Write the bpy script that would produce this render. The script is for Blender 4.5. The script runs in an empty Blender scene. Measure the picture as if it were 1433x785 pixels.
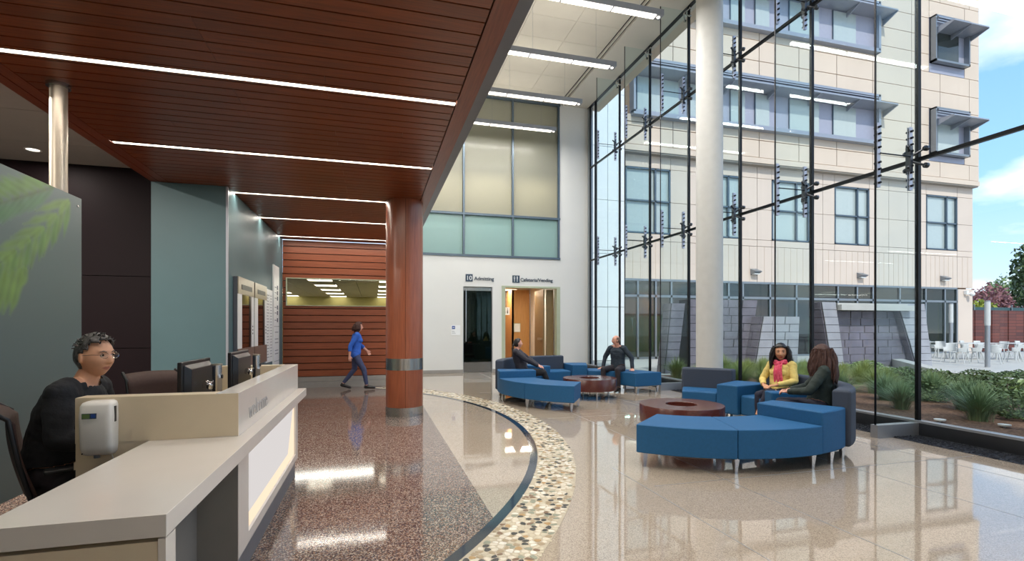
import bpy, bmesh, math, random
from math import sin, cos, pi, radians as R, sqrt, exp, atan2
from mathutils import Vector, Matrix, noise

S = bpy.context.scene
COL = S.collection
rnd = random.Random(7)

# ------------------------------------------------------------------ camera, sky, sun, lobby lamps, exposure
cam_d = bpy.data.cameras.new('camera'); cam = bpy.data.objects.new('camera', cam_d); COL.objects.link(cam)
cam.location = (0, 0, 1.466)
cam.rotation_euler = (R(90), 0, -math.atan(193.5 / 700))
cam_d.sensor_width = 36; cam_d.lens = 700 / 1433 * 36
cam_d.shift_y = (458 - 392.5) / 1433
cam_d.clip_start = 0.05; cam_d.clip_end = 500
S.camera = cam
S.view_settings.view_transform = 'Standard'; S.view_settings.look = 'None'
S.view_settings.exposure = 0.35; S.view_settings.gamma = 1; S.view_settings.use_curve_mapping = False
S.cycles.use_denoising = True
S.cycles.max_bounces = 10; S.cycles.diffuse_bounces = 4; S.cycles.glossy_bounces = 5
S.cycles.transmission_bounces = 6; S.cycles.transparent_max_bounces = 40
S.cycles.sample_clamp_indirect = 6; S.cycles.caustics_reflective = False; S.cycles.caustics_refractive = False

W = bpy.data.worlds.new('sky'); S.world = W; W.use_nodes = True
nt = W.node_tree; N = nt.nodes; L = nt.links; N.clear()
wo = N.new('ShaderNodeOutputWorld'); bg = N.new('ShaderNodeBackground'); L.new(bg.outputs[0], wo.inputs[0])
tc = N.new('ShaderNodeTexCoord'); sep = N.new('ShaderNodeSeparateXYZ'); L.new(tc.outputs['Generated'], sep.inputs[0])
mz = N.new('ShaderNodeMath'); mz.operation = 'ADD'; mz.inputs[1].default_value = .22; L.new(sep.outputs[2], mz.inputs[0])
mzc = N.new('ShaderNodeMath'); mzc.operation = 'MAXIMUM'; mzc.inputs[1].default_value = .06; L.new(mz.outputs[0], mzc.inputs[0])
dvx = N.new('ShaderNodeMath'); dvx.operation = 'DIVIDE'; L.new(sep.outputs[0], dvx.inputs[0]); L.new(mzc.outputs[0], dvx.inputs[1])
dvy = N.new('ShaderNodeMath'); dvy.operation = 'DIVIDE'; L.new(sep.outputs[1], dvy.inputs[0]); L.new(mzc.outputs[0], dvy.inputs[1])
cmb = N.new('ShaderNodeCombineXYZ'); L.new(dvx.outputs[0], cmb.inputs[0]); L.new(dvy.outputs[0], cmb.inputs[1])
cn = N.new('ShaderNodeTexNoise'); cn.inputs['Scale'].default_value = 1.15; cn.inputs['Detail'].default_value = 8; cn.inputs['Roughness'].default_value = .52
mpn = N.new('ShaderNodeMapping'); mpn.inputs['Location'].default_value = (3.1, 1.7, 0); L.new(cmb.outputs[0], mpn.inputs[0]); L.new(mpn.outputs[0], cn.inputs['Vector'])
cr = N.new('ShaderNodeValToRGB'); cr.color_ramp.elements[0].position = .47; cr.color_ramp.elements[1].position = .60
L.new(cn.outputs['Fac'], cr.inputs[0])
gr = N.new('ShaderNodeValToRGB'); L.new(sep.outputs[2], gr.inputs[0])
gr.color_ramp.elements[0].position = 0.0; gr.color_ramp.elements[0].color = (.62, .74, .86, 1)
gr.color_ramp.elements[1].position = .6; gr.color_ramp.elements[1].color = (.12, .30, .66, 1)
e = gr.color_ramp.elements.new(.2); e.color = (.30, .53, .83, 1)
mxs = N.new('ShaderNodeMixRGB'); mxs.inputs[2].default_value = (.93, .94, .97, 1)
L.new(cr.outputs[0], mxs.inputs[0]); L.new(gr.outputs[0], mxs.inputs[1]); L.new(mxs.outputs[0], bg.inputs[0])
bg.inputs[1].default_value = 1.35

sd = bpy.data.lights.new('sun', 'SUN'); sd.energy = 2.4; sd.angle = R(1.5); sd.color = (1, .95, .89)
sun = bpy.data.objects.new('sun', sd); COL.objects.link(sun)
sun.rotation_euler = Vector((.10, .74, -.80)).to_track_quat('-Z', 'Y').to_euler()

def area(name, loc, sx, sy, energy, color=(1, .93, .83), down=True, rot=None):
    d = bpy.data.lights.new(name, 'AREA'); d.shape = 'RECTANGLE'; d.size = sx; d.size_y = sy; d.energy = energy; d.color = color
    o = bpy.data.objects.new(name, d); COL.objects.link(o); o.location = loc
    o.rotation_euler = rot if rot else ((0, 0, 0) if down else (pi, 0, 0)); return o

# ------------------------------------------------------------------ materials
def lin(c):
    return tuple((x / 255 / 12.92 if x / 255 <= .04045 else ((x / 255 + .055) / 1.055) ** 2.4) for x in c) + (1,)

def nmat(name):
    m = bpy.data.materials.new(name); m.use_nodes = True
    return m, m.node_tree, m.node_tree.nodes['Principled BSDF']

def mat(name, rgb, rough=.5, metal=0, spec=.5, var=.0, scale=8, bump=0, bscale=60, stretch=(1, 1, 1), coat=0, detail=4, emit=None, rgb2=None):
    m, t, b = nmat(name)
    b.inputs['Roughness'].default_value = rough; b.inputs['Metallic'].default_value = metal
    b.inputs['Specular IOR Level'].default_value = spec; b.inputs['Coat Weight'].default_value = coat
    b.inputs['Coat Roughness'].default_value = .06
    tcn = t.nodes.new('ShaderNodeTexCoord'); mp = t.nodes.new('ShaderNodeMapping'); mp.inputs['Scale'].default_value = stretch
    t.links.new(tcn.outputs['Object'], mp.inputs[0])
    c = lin(rgb)
    n = t.nodes.new('ShaderNodeTexNoise'); n.inputs['Scale'].default_value = scale; n.inputs['Detail'].default_value = detail
    t.links.new(mp.outputs[0], n.inputs['Vector'])
    mx = t.nodes.new('ShaderNodeMixRGB')
    v = var if (var or rgb2) else .03
    mx.inputs[1].default_value = tuple(x * (1 - v) for x in c[:3]) + (1,)
    mx.inputs[2].default_value = lin(rgb2) if rgb2 else tuple(min(1, x * (1 + v)) for x in c[:3]) + (1,)
    rp = t.nodes.new('ShaderNodeMapRange'); rp.inputs[1].default_value = .3; rp.inputs[2].default_value = .7
    t.links.new(n.outputs['Fac'], rp.inputs[0]); t.links.new(rp.outputs[0], mx.inputs[0]); t.links.new(mx.outputs[0], b.inputs['Base Color'])
    if bump:
        n2 = t.nodes.new('ShaderNodeTexNoise'); n2.inputs['Scale'].default_value = bscale; t.links.new(mp.outputs[0], n2.inputs['Vector'])
        bp = t.nodes.new('ShaderNodeBump'); bp.inputs['Strength'].default_value = bump; bp.inputs['Distance'].default_value = .01
        t.links.new(n2.outputs['Fac'], bp.inputs['Height']); t.links.new(bp.outputs[0], b.inputs['Normal'])
    if emit:
        b.inputs['Emission Color'].default_value = lin(emit[0]); b.inputs['Emission Strength'].default_value = emit[1]
    return m

def wood(name, c1, c2, axis='x', scale=3, rough=.35, coat=.05, perobj=.12):
    m, t, b = nmat(name)
    st = {'x': (1, 22, 22), 'y': (22, 1, 22), 'z': (22, 22, 1)}[axis]
    tcn = t.nodes.new('ShaderNodeTexCoord'); mp = t.nodes.new('ShaderNodeMapping'); mp.inputs['Scale'].default_value = st
    oi = t.nodes.new('ShaderNodeObjectInfo'); ad = t.nodes.new('ShaderNodeVectorMath'); ad.operation = 'ADD'
    cmbn = t.nodes.new('ShaderNodeMath'); cmbn.operation = 'MULTIPLY'; cmbn.inputs[1].default_value = 37
    t.links.new(oi.outputs['Random'], cmbn.inputs[0])
    t.links.new(tcn.outputs['Object'], ad.inputs[0]); t.links.new(cmbn.outputs[0], ad.inputs[1]); t.links.new(ad.outputs[0], mp.inputs[0])
    n = t.nodes.new('ShaderNodeTexNoise'); n.inputs['Scale'].default_value = scale; n.inputs['Detail'].default_value = 6
    t.links.new(mp.outputs[0], n.inputs['Vector'])
    r = t.nodes.new('ShaderNodeValToRGB'); r.color_ramp.elements[0].position = .32; r.color_ramp.elements[1].position = .7
    r.color_ramp.elements[0].color = lin(c1); r.color_ramp.elements[1].color = lin(c2)
    t.links.new(n.outputs['Fac'], r.inputs[0])
    hv = t.nodes.new('ShaderNodeHueSaturation'); mr = t.nodes.new('ShaderNodeMapRange')
    mr.inputs[3].default_value = 1 - perobj; mr.inputs[4].default_value = 1 + perobj
    t.links.new(oi.outputs['Random'], mr.inputs[0]); t.links.new(mr.outputs[0], hv.inputs['Value']); t.links.new(r.outputs[0], hv.inputs['Color'])
    t.links.new(hv.outputs[0], b.inputs['Base Color'])
    b.inputs['Roughness'].default_value = rough; b.inputs['Coat Weight'].default_value = coat; b.inputs['Coat Roughness'].default_value = .25
    return m

def terrazzo(name, base, chips, scale, rough=.07, spec=.6, amount=.5):
    m, t, b = nmat(name)
    tcn = t.nodes.new('ShaderNodeTexCoord')
    v = t.nodes.new('ShaderNodeTexVoronoi'); v.inputs['Scale'].default_value = scale; t.links.new(tcn.outputs['Object'], v.inputs['Vector'])
    r = t.nodes.new('ShaderNodeValToRGB'); r.color_ramp.interpolation = 'CONSTANT'
    el = r.color_ramp.elements; k = len(chips)
    el[0].position = 0; el[0].color = lin(chips[0]); el[1].position = 1 / k; el[1].color = lin(chips[1])
    for i in range(2, k):
        q = el.new(i / k); q.color = lin(chips[i])
    sp = t.nodes.new('ShaderNodeSeparateColor'); t.links.new(v.outputs['Color'], sp.inputs[0]); t.links.new(sp.outputs[0], r.inputs[0])
    n = t.nodes.new('ShaderNodeTexNoise'); n.inputs['Scale'].default_value = .6; n.inputs['Detail'].default_value = 3; t.links.new(tcn.outputs['Object'], n.inputs['Vector'])
    mx = t.nodes.new('ShaderNodeMixRGB'); mx.inputs[0].default_value = amount; mx.inputs[1].default_value = lin(base)
    t.links.new(r.outputs[0], mx.inputs[2])
    mx2 = t.nodes.new('ShaderNodeMixRGB'); mx2.blend_type = 'MULTIPLY'; mx2.inputs[0].default_value = .18
    t.links.new(mx.outputs[0], mx2.inputs[1]); t.links.new(n.outputs['Fac'], mx2.inputs[2]); t.links.new(mx2.outputs[0], b.inputs['Base Color'])
    b.inputs['Roughness'].default_value = rough; b.inputs['Specular IOR Level'].default_value = spec
    nb = t.nodes.new('ShaderNodeTexNoise'); nb.inputs['Scale'].default_value = 2.2; t.links.new(tcn.outputs['Object'], nb.inputs['Vector'])
    bp = t.nodes.new('ShaderNodeBump'); bp.inputs['Strength'].default_value = .03; bp.inputs['Distance'].default_value = .02; b.inputs['IOR'].default_value = 1.6
    t.links.new(nb.outputs['Fac'], bp.inputs['Height']); t.links.new(bp.outputs[0], b.inputs['Normal'])
    return m

def glass(name, tint=(235, 245, 246), ior=1.5, rough=0.0, gain=1.0):
    m = bpy.data.materials.new(name); m.use_nodes = True; t = m.node_tree; t.nodes.clear()
    o = t.nodes.new('ShaderNodeOutputMaterial'); mx = t.nodes.new('ShaderNodeMixShader'); tr = t.nodes.new('ShaderNodeBsdfTransparent')
    gl = t.nodes.new('ShaderNodeBsdfGlossy'); lw = t.nodes.new('ShaderNodeLayerWeight'); lw.inputs[0].default_value = .5
    pw = t.nodes.new('ShaderNodeMath'); pw.operation = 'POWER'; pw.inputs[1].default_value = 5; ml = t.nodes.new('ShaderNodeMath'); ml.operation = 'MULTIPLY_ADD'
    ml.inputs[1].default_value = .85; ml.inputs[2].default_value = .04 * gain; ml.use_clamp = True
    tr.inputs[0].default_value = lin(tint); gl.inputs['Roughness'].default_value = rough
    t.links.new(lw.outputs['Facing'], pw.inputs[0]); t.links.new(pw.outputs[0], ml.inputs[0]); t.links.new(ml.outputs[0], mx.inputs[0]); t.links.new(tr.outputs[0], mx.inputs[1]); t.links.new(gl.outputs[0], mx.inputs[2])
    t.links.new(mx.outputs[0], o.inputs[0]); return m

def frosted(name, rgb, mixw=.35):
    m = bpy.data.materials.new(name); m.use_nodes = True; t = m.node_tree; t.nodes.clear()
    o = t.nodes.new('ShaderNodeOutputMaterial'); a = t.nodes.new('ShaderNodeBsdfTranslucent'); d = t.nodes.new('ShaderNodeBsdfPrincipled')
    a.inputs[0].default_value = lin(rgb); d.inputs['Base Color'].default_value = lin(rgb); d.inputs['Roughness'].default_value = .22
    mx = t.nodes.new('ShaderNodeMixShader'); mx.inputs[0].default_value = mixw
    t.links.new(a.outputs[0], mx.inputs[1]); t.links.new(d.outputs[0], mx.inputs[2]); t.links.new(mx.outputs[0], o.inputs[0]); return m

def emis(name, rgb, st):
    m = bpy.data.materials.new(name); m.use_nodes = True; t = m.node_tree; t.nodes.clear()
    o = t.nodes.new('ShaderNodeOutputMaterial'); e = t.nodes.new('ShaderNodeEmission'); e.inputs[0].default_value = lin(rgb); e.inputs[1].default_value = st
    t.links.new(e.outputs[0], o.inputs[0]); return m

M = dict(
    white_wall=mat('white_wall', (222, 222, 218), .6, var=.015, scale=1.5),
    white_ceiling=mat('white_ceiling', (214, 210, 200), .7, var=.015, scale=2),
    ceiling_panel=mat('ceiling_panel', (210, 205, 193), .7, var=.02, scale=3),
    low_ceiling=mat('low_ceiling', (176, 172, 168), .8, var=.02, scale=2),
    black=mat('black', (12, 12, 14), .5),
    dark_gap=mat('dark_gap', (22, 10, 6), .9),
    base_grey=mat('base_grey', (150, 146, 140), .5, var=.05, scale=5),
    purple_wall=mat('purple_wall', (26, 12, 18), .6, spec=.2, var=.06, scale=3),
    blue_wall=mat('blue_wall', (86, 112, 118), .45, var=.03, scale=2, spec=.3),
    white_plaster=mat('white_plaster', (200, 200, 196), .5),
    grey_metal=mat('grey_metal', (105, 108, 116), .4, metal=.3),
    alu=mat('alu', (170, 172, 176), .4, metal=.7),
    chrome=mat('chrome', (205, 205, 208), .14, metal=1),
    steel=mat('steel', (176, 174, 170), .25, metal=1, var=.08, scale=3, stretch=(30, 30, 1)),
    post_steel=mat('post_steel', (176, 166, 152), .42, metal=.8),
    dark_steel=mat('dark_steel', (92, 94, 98), .3, metal=.9),
    black_metal=mat('black_metal', (20, 21, 24), .35, metal=.5),
    plate_metal=mat('plate_metal', (176, 178, 190), .3, metal=.6),
    mullion=mat('mullion', (92, 106, 118), .4, metal=.5),
    frame_grey=mat('frame_grey', (140, 146, 152), .35, metal=.6),
    canopy_wood=wood('canopy_wood', (104, 48, 18), (130, 64, 26), 'x', rough=.38),
    border_wood=wood('border_wood', (104, 48, 28), (126, 64, 38), 'y', rough=.38),
    wall_wood=wood('wall_wood', (122, 62, 36), (144, 78, 48), 'x', rough=.42),
    column_wood=wood('column_wood', (122, 64, 40), (142, 78, 50), 'z', rough=.3, coat=.3),
    corridor_wood=wood('corridor_wood', (176, 128, 74), (196, 148, 90), 'z', rough=.45),
    door_bronze=mat('door_bronze', (132, 108, 72), .35, metal=.3, var=.05),
    table_wood=wood('table_wood', (74, 34, 28), (96, 46, 36), 'x', rough=.25, coat=.4),
    terr_beige=terrazzo('terr_beige', (168, 154, 138), [(180, 166, 148), (156, 140, 122), (192, 178, 160), (134, 120, 104), (174, 158, 140)], 170, rough=.03, spec=1.0, amount=.6),
    terr_dark=terrazzo('terr_dark', (106, 88, 80), [(72, 62, 64), (134, 100, 80), (50, 48, 56), (160, 142, 128), (98, 76, 66), (186, 170, 154), (84, 80, 88)], 130, rough=.08, spec=.45, amount=.85),
    terr_navy=terrazzo('terr_navy', (34, 48, 66), [(30, 44, 62), (44, 60, 78), (26, 36, 50)], 90, amount=.5),
    grout=mat('grout', (176, 164, 142), .2, var=.05, scale=30),
    black_pebbles=mat('black_pebbles', (34, 36, 42), .6, spec=.25, var=.3, scale=60, bump=.8, bscale=80),
    counter_white=mat('counter_white', (218, 211, 202), .14, spec=.5, var=.01),
    counter_cream=mat('counter_cream', (214, 198, 170), .3, spec=.4, var=.015),
    counter_grey=mat('counter_grey', (128, 124, 118), .35),
    lit_panel=emis('lit_panel', (246, 240, 238), .62),
    lamp=emis('lamp', (255, 243, 224), 7.0),
    led=emis('led', (255, 226, 196), .9),
    lamp_soft=emis('lamp_soft', (255, 240, 215), 3.0),
    pend_lamp=emis('pend_lamp', (255, 246, 232), 3.2),
    sofa_blue=mat('sofa_blue', (30, 86, 130), .62, spec=.3, var=.06, scale=40, bump=.15, bscale=400),
    sofa_dark=mat('sofa_dark', (60, 68, 82), .7, spec=.3, var=.08, scale=120, bump=.2, bscale=400),
    glass=glass('glass', (250, 253, 253), gain=.45),
    fin_glass=glass('fin_glass', (246, 252, 252), gain=.5),
    door_glass=glass('door_glass', (150, 165, 150), gain=1.3),
    win_glass=mat('win_glass', (186, 196, 192), .2, spec=.8, metal=.1),
    win_glass_dark=mat('win_glass_dark', (58, 66, 64), .05, spec=.9, metal=.2),
    store_glass=glass('store_glass', (140, 160, 158), gain=2.2),
    frost_warm=frosted('frost_warm', (200, 200, 188), .3),
    frost_green=frosted('frost_green', (176, 206, 204), .55),
    facade=mat('facade', (220, 200, 180), .7, var=.03, scale=.6, bump=.1, bscale=8),
    facade_low=mat('facade_low', (218, 200, 184), .7, var=.03, scale=.6),
    facade_gap=mat('facade_gap', (140, 112, 86), .9),
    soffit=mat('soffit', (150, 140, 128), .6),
    silver=mat('silver', (160, 164, 174), .45, metal=.35),
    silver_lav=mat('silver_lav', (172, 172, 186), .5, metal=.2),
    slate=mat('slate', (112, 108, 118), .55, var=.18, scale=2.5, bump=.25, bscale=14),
    slate_joint=mat('slate_joint', (56, 56, 60), .9), chair_white=mat('chair_white', (206, 206, 202), .4),
    slate_lit=mat('slate_lit', (160, 160, 166), .55, var=.1, scale=2.5, bump=.2, bscale=14),  # same slate, with the brightness of its lit faces put into the colour
    concrete=mat('concrete', (186, 184, 178), .8, var=.06, scale=2),
    asphalt=mat('asphalt', (120, 118, 116), .9, var=.1, scale=1),
    mulch=mat('mulch', (96, 66, 50), .95, var=.45, scale=25, bump=1, bscale=40, rgb2=(134, 104, 84)),
    grass=mat('grass', (112, 134, 66), .6, var=.25, scale=1.2, rgb2=(160, 170, 100)),
    grass_blue=mat('grass_blue', (92, 122, 88), .6, var=.2, scale=1.2, rgb2=(138, 160, 116)),
    leaf=mat('leaf', (88, 118, 64), .45, var=.3, scale=4, rgb2=(146, 166, 100)),
    leaf_dark=mat('leaf_dark', (58, 80, 44), .6, var=.3, scale=2, rgb2=(96, 116, 66)),
    leaf_pink=mat('leaf_pink', (150, 104, 104), .7, var=.2, scale=2),
    leaf_yellow=mat('leaf_yellow', (150, 160, 60), .7, var=.2, scale=2),
    bark=mat('bark', (84, 66, 52), .9, var=.2),
    rust=mat('rust', (116, 70, 60), .6, var=.2, scale=3),
    teal_fence=mat('teal_fence', (66, 96, 100), .8, var=.06),
    white_plastic=mat('white_plastic', (236, 236, 232), .35),
    dispenser=mat('dispenser', (226, 222, 214), .3),
    black_plastic=mat('black_plastic', (26, 26, 30), .35),
    chair_brown=mat('chair_brown', (66, 44, 36), .7, var=.1, scale=60, bump=.2, bscale=300),
    chair_frame=mat('chair_frame', (18, 18, 20), .45),
    sign_navy=mat('sign_navy', (52, 70, 88), .5),
    sign_blue=mat('sign_blue', (36, 74, 150), .5),
    sign_white=mat('sign_white', (236, 238, 238), .4),
    sign_grey=mat('sign_grey', (150, 154, 160), .5),
    letter_grey=mat('letter_grey', (168, 166, 166), .4),
    sage=mat('sage', (176, 184, 158), .5),
    kiosk_brown=mat('kiosk_brown', (124, 102, 92), .4, var=.06, scale=80),
    kiosk_metal=mat('kiosk_metal', (168, 158, 142), .3, metal=.7),
    mirror=mat('mirror', (150, 140, 130), .05, metal=1),
    olive_wall=mat('olive_wall', (190, 182, 120), .6),
    teal_wall=mat('teal_wall', (70, 92, 86), .6),
    dim_ceiling=mat('dim_ceiling', (200, 192, 176), .7),
    red_wall=mat('red_wall', (150, 50, 36), .7),
    yellow=mat('yellow', (226, 206, 60), .5),
    skin=mat('skin', (214, 160, 128), .5, var=.04, scale=20), skin_tan=mat('skin_tan', (204, 148, 114), .5, var=.04, scale=20),
    skin_pale=mat('skin_pale', (216, 160, 138), .5, var=.04, scale=20),
    lip=mat('lip', (172, 106, 92), .4), lip_red=mat('lip_red', (176, 60, 66), .4),
    hair_black=mat('hair_black', (22, 18, 18), .45, var=.3, scale=60), hair_grey=mat('hair_grey', (34, 31, 31), .5, var=.5, scale=55, rgb2=(98, 95, 93)),
    hair_brown=mat('hair_brown', (62, 34, 25), .65, var=.35, scale=60), hair_short=mat('hair_short', (96, 78, 68), .6, var=.3, scale=60),
    eye_white=mat('eye_white', (190, 180, 172), .2), iris=mat('iris', (30, 20, 16), .15),
    cloth_black=mat('cloth_black', (24, 26, 31), .85, var=.15, scale=30, bump=.2, bscale=90),
    cloth_charcoal=mat('cloth_charcoal', (46, 44, 52), .75, var=.1, scale=30, bump=.2, bscale=90),
    cloth_slate=mat('cloth_slate', (38, 50, 62), .75, var=.1, scale=30, bump=.2, bscale=90),
    cloth_trouser=mat('cloth_trouser', (40, 36, 42), .8, var=.1, scale=30),
    cloth_navy=mat('cloth_navy', (24, 26, 46), .8, var=.1, scale=30),
    cloth_jeans=mat('cloth_jeans', (58, 66, 98), .8, var=.1, scale=30),
    cloth_blue=mat('cloth_blue', (44, 96, 190), .8, var=.1, scale=30),
    cloth_yellow=mat('cloth_yellow', (216, 192, 112), .8, var=.08, scale=30, bump=.2, bscale=90),
    cloth_green=mat('cloth_green', (34, 46, 42), .8, var=.12, scale=30, bump=.2, bscale=90),
    scarf=mat('scarf', (216, 44, 84), .8, var=.1, scale=25, rgb2=(236, 110, 136)),
    shoe=mat('shoe', (18, 17, 20), .35),
)

def stack_tiles(m, w_, h_):
    t = m.node_tree; b = t.nodes['Principled BSDF']; c = t.nodes.new('ShaderNodeTexCoord'); mp = t.nodes.new('ShaderNodeMapping'); mp.inputs['Rotation'].default_value = (R(90), 0, 0)
    br = t.nodes.new('ShaderNodeTexBrick'); br.offset = 0; br.inputs['Scale'].default_value = 1; br.inputs['Brick Width'].default_value = w_; br.inputs['Row Height'].default_value = h_; br.inputs['Mortar Size'].default_value = .012
    br.inputs['Color1'].default_value = lin((124, 66, 54)); br.inputs['Color2'].default_value = lin((92, 54, 50)); br.inputs['Mortar'].default_value = lin((60, 36, 32))
    t.links.new(c.outputs['Object'], mp.inputs[0]); t.links.new(mp.outputs[0], br.inputs['Vector']); t.links.new(br.outputs['Color'], b.inputs['Base Color'])
stack_tiles(M['rust'], .72, .19)

# ------------------------------------------------------------------ mesh helpers
class MB:
    def __init__(s): s.v = []; s.f = []; s.m = []
    def add(s, vs, fs, mi=0):
        o = len(s.v); s.v += [tuple(p) for p in vs]; s.f += [tuple(i + o for i in f) for f in fs]; s.m += [mi] * len(fs)
    def box(s, x0, x1, y0, y1, z0, z1, mi=0, T=None):
        vs = [(x, y, z) for z in (z0, z1) for y in (y0, y1) for x in (x0, x1)]
        if T is not None: vs = [T @ Vector(p) for p in vs]
        s.add(vs, [(0, 2, 3, 1), (4, 5, 7, 6), (0, 1, 5, 4), (2, 6, 7, 3), (0, 4, 6, 2), (1, 3, 7, 5)], mi); return s
    def hexa(s, b, t, mi=0):   # four bottom points, four top points, counter-clockwise
        s.add(list(b) + list(t), [(3, 2, 1, 0), (4, 5, 6, 7), (0, 1, 5, 4), (1, 2, 6, 5), (2, 3, 7, 6), (3, 0, 4, 7)], mi); return s
    def cyl(s, p0, p1, r0, r1=None, n=12, mi=0, cap=True):
        r1 = r0 if r1 is None else r1
        p0 = Vector(p0); p1 = Vector(p1); d = (p1 - p0)
        if d.length < 1e-9: return s
        d.normalize(); a = d.orthogonal().normalized(); b = d.cross(a)
        vs = [p + (a * cos(2 * pi * k / n) + b * sin(2 * pi * k / n)) * r for p, r in ((p0, r0), (p1, r1)) for k in range(n)]
        fs = [(k, (k + 1) % n, n + (k + 1) % n, n + k) for k in range(n)]
        if cap: fs += [tuple(range(n - 1, -1, -1)), tuple(range(n, 2 * n))]
        s.add(vs, fs, mi); return s
    def ball(s, c, r, n=12, m=8, mi=0, T=None):
        c = Vector(c); r = Vector(r) if hasattr(r, '__len__') else Vector((r, r, r)); vs = []; fs = []
        for i in range(m + 1):
            th = pi * i / m
            for k in range(n):
                p = Vector((r.x * sin(th) * cos(2 * pi * k / n), r.y * sin(th) * sin(2 * pi * k / n), r.z * cos(th)))
                if T is not None: p = T @ p
                vs.append(c + p)
        for i in range(m):
            for k in range(n): fs.append((i * n + k, (i + 1) * n + k, (i + 1) * n + (k + 1) % n, i * n + (k + 1) % n))
        s.add(vs, fs, mi); return s
    def cap(s, p0, p1, r0, r1, n=12, mi=0):
        s.cyl(p0, p1, r0, r1, n, mi); s.ball(p0, r0, n, 8, mi); s.ball(p1, r1, n, 8, mi); return s
    def tube(s, pts, rs, n=8, mi=0):
        if not hasattr(rs, '__len__'): rs = [rs] * len(pts)
        pts = [Vector(p) for p in pts]; vs = []; ref = None
        for i, p in enumerate(pts):
            d = (pts[min(i + 1, len(pts) - 1)] - pts[max(i - 1, 0)]).normalized()
            a = (d.orthogonal() if ref is None else ref - d * ref.dot(d)).normalized(); ref = a; b = d.cross(a)
            vs += [p + (a * cos(2 * pi * k / n) + b * sin(2 * pi * k / n)) * rs[i] for k in range(n)]
        fs = [(i * n + k, i * n + (k + 1) % n, (i + 1) * n + (k + 1) % n, (i + 1) * n + k) for i in range(len(pts) - 1) for k in range(n)]
        fs += [tuple(range(n - 1, -1, -1)), tuple(range((len(pts) - 1) * n, len(pts) * n))]
        s.add(vs, fs, mi); return s
    def prism(s, poly, z0, z1, mi=0):
        n = len(poly)
        vs = [(x, y, z0) for x, y in poly] + [(x, y, z1) for x, y in poly]
        s.add(vs, [tuple(range(n - 1, -1, -1)), tuple(range(n, 2 * n))] + [(k, (k + 1) % n, n + (k + 1) % n, n + k) for k in range(n)], mi); return s
    def rings(s, rings, mi=0, caps=True):
        n = len(rings[0]); vs = [p for r in rings for p in r]
        fs = [(i * n + k, i * n + (k + 1) % n, (i + 1) * n + (k + 1) % n, (i + 1) * n + k) for i in range(len(rings) - 1) for k in range(n)]
        if caps: fs += [tuple(range(n - 1, -1, -1)), tuple(range((len(rings) - 1) * n, len(rings) * n))]
        s.add(vs, fs, mi); return s
    def lathe(s, prof, n=48, mi=0, c=(0, 0), close=False):
        rings = [[(c[0] + r * cos(2 * pi * k / n), c[1] + r * sin(2 * pi * k / n), z) for k in range(n)] for r, z in prof]
        m = len(rings); vs = [p for r in rings for p in r]
        fs = [(i * n + k, i * n + (k + 1) % n, ((i + 1) % m) * n + (k + 1) % n, ((i + 1) % m) * n + k) for i in range(m if close else m - 1) for k in range(n)]
        s.add(vs, fs, mi); return s
    def mesh(s, name, mats, smooth=None):
        me = bpy.data.meshes.new(name); me.from_pydata(s.v, [], s.f); me.update()
        for m in (mats if isinstance(mats, (list, tuple)) else [mats]): me.materials.append(m)
        if any(s.m): me.polygons.foreach_set('material_index', s.m)
        if smooth is not None:
            bm = bmesh.new(); bm.from_mesh(me); bmesh.ops.recalc_face_normals(bm, faces=bm.faces); bm.to_mesh(me); bm.free()
            me.polygons.foreach_set('use_smooth', [True] * len(me.polygons))
            me.set_sharp_from_angle(angle=R(smooth))
        return me
    def build(s, name, mats, parent=None, smooth=None, bevel=0, seg=2, loc=None):
        return link(name, s.mesh(name, mats, smooth), parent, bevel, seg, loc, smooth)

def link(name, me, parent=None, bevel=0, seg=2, loc=None, smooth=None):
    o = bpy.data.objects.new(name, me); COL.objects.link(o)
    if parent is not None: o.parent = parent
    if loc: o.location = loc
    if bevel:
        b = o.modifiers.new('bevel', 'BEVEL'); b.width = bevel; b.segments = seg; b.limit_method = 'ANGLE'; b.angle_limit = R(40); b.harden_normals = True
        if smooth is None: me.polygons.foreach_set('use_smooth', [True] * len(me.polygons)); me.set_sharp_from_angle(angle=R(35))
    return o

def tag(o, label=None, cat=None, group=None, kind=None):
    if label: o['label'] = label
    if cat: o['category'] = cat
    if group: o['group'] = group
    if kind: o['kind'] = kind
    return o

def empty(name, loc=(0, 0, 0), rz=0, parent=None):
    o = bpy.data.objects.new(name, None); COL.objects.link(o); o.location = loc; o.rotation_euler = (0, 0, rz); o.empty_display_size = .1
    if parent is not None: o.parent = parent
    return o

def thing(name, label, cat, loc=(0, 0, 0), rz=0, group=None):
    return tag(empty(name, loc, rz), label, cat, group)

def struct(name, mb, m, label=None, cat=None, **k):
    o = mb.build(name, m, **k); tag(o, label, cat, kind='structure'); return o

def sroot(name, label, cat, loc=(0, 0, 0)):
    return tag(empty(name, loc), label, cat, kind='structure')

def copy_tree(o, parent=None):
    c = o.copy(); COL.objects.link(c)
    if parent is not None: c.parent = parent
    for ch in list(o.children): copy_tree(ch, c)
    return c

def text_mesh(txt, size, m, name, parent, T, depth=.004, bold=.0):
    cu = bpy.data.curves.new(name, 'FONT'); cu.body = txt; cu.size = size; cu.extrude = depth; cu.align_x = 'LEFT'; cu.offset = bold
    to = bpy.data.objects.new('tmp_text', cu); COL.objects.link(to)
    dg = bpy.context.evaluated_depsgraph_get(); me = bpy.data.meshes.new_from_object(to.evaluated_get(dg))
    bpy.data.objects.remove(to)
    me.transform(T); me.materials.clear(); me.materials.append(m)
    return link(name, me, parent)

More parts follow.
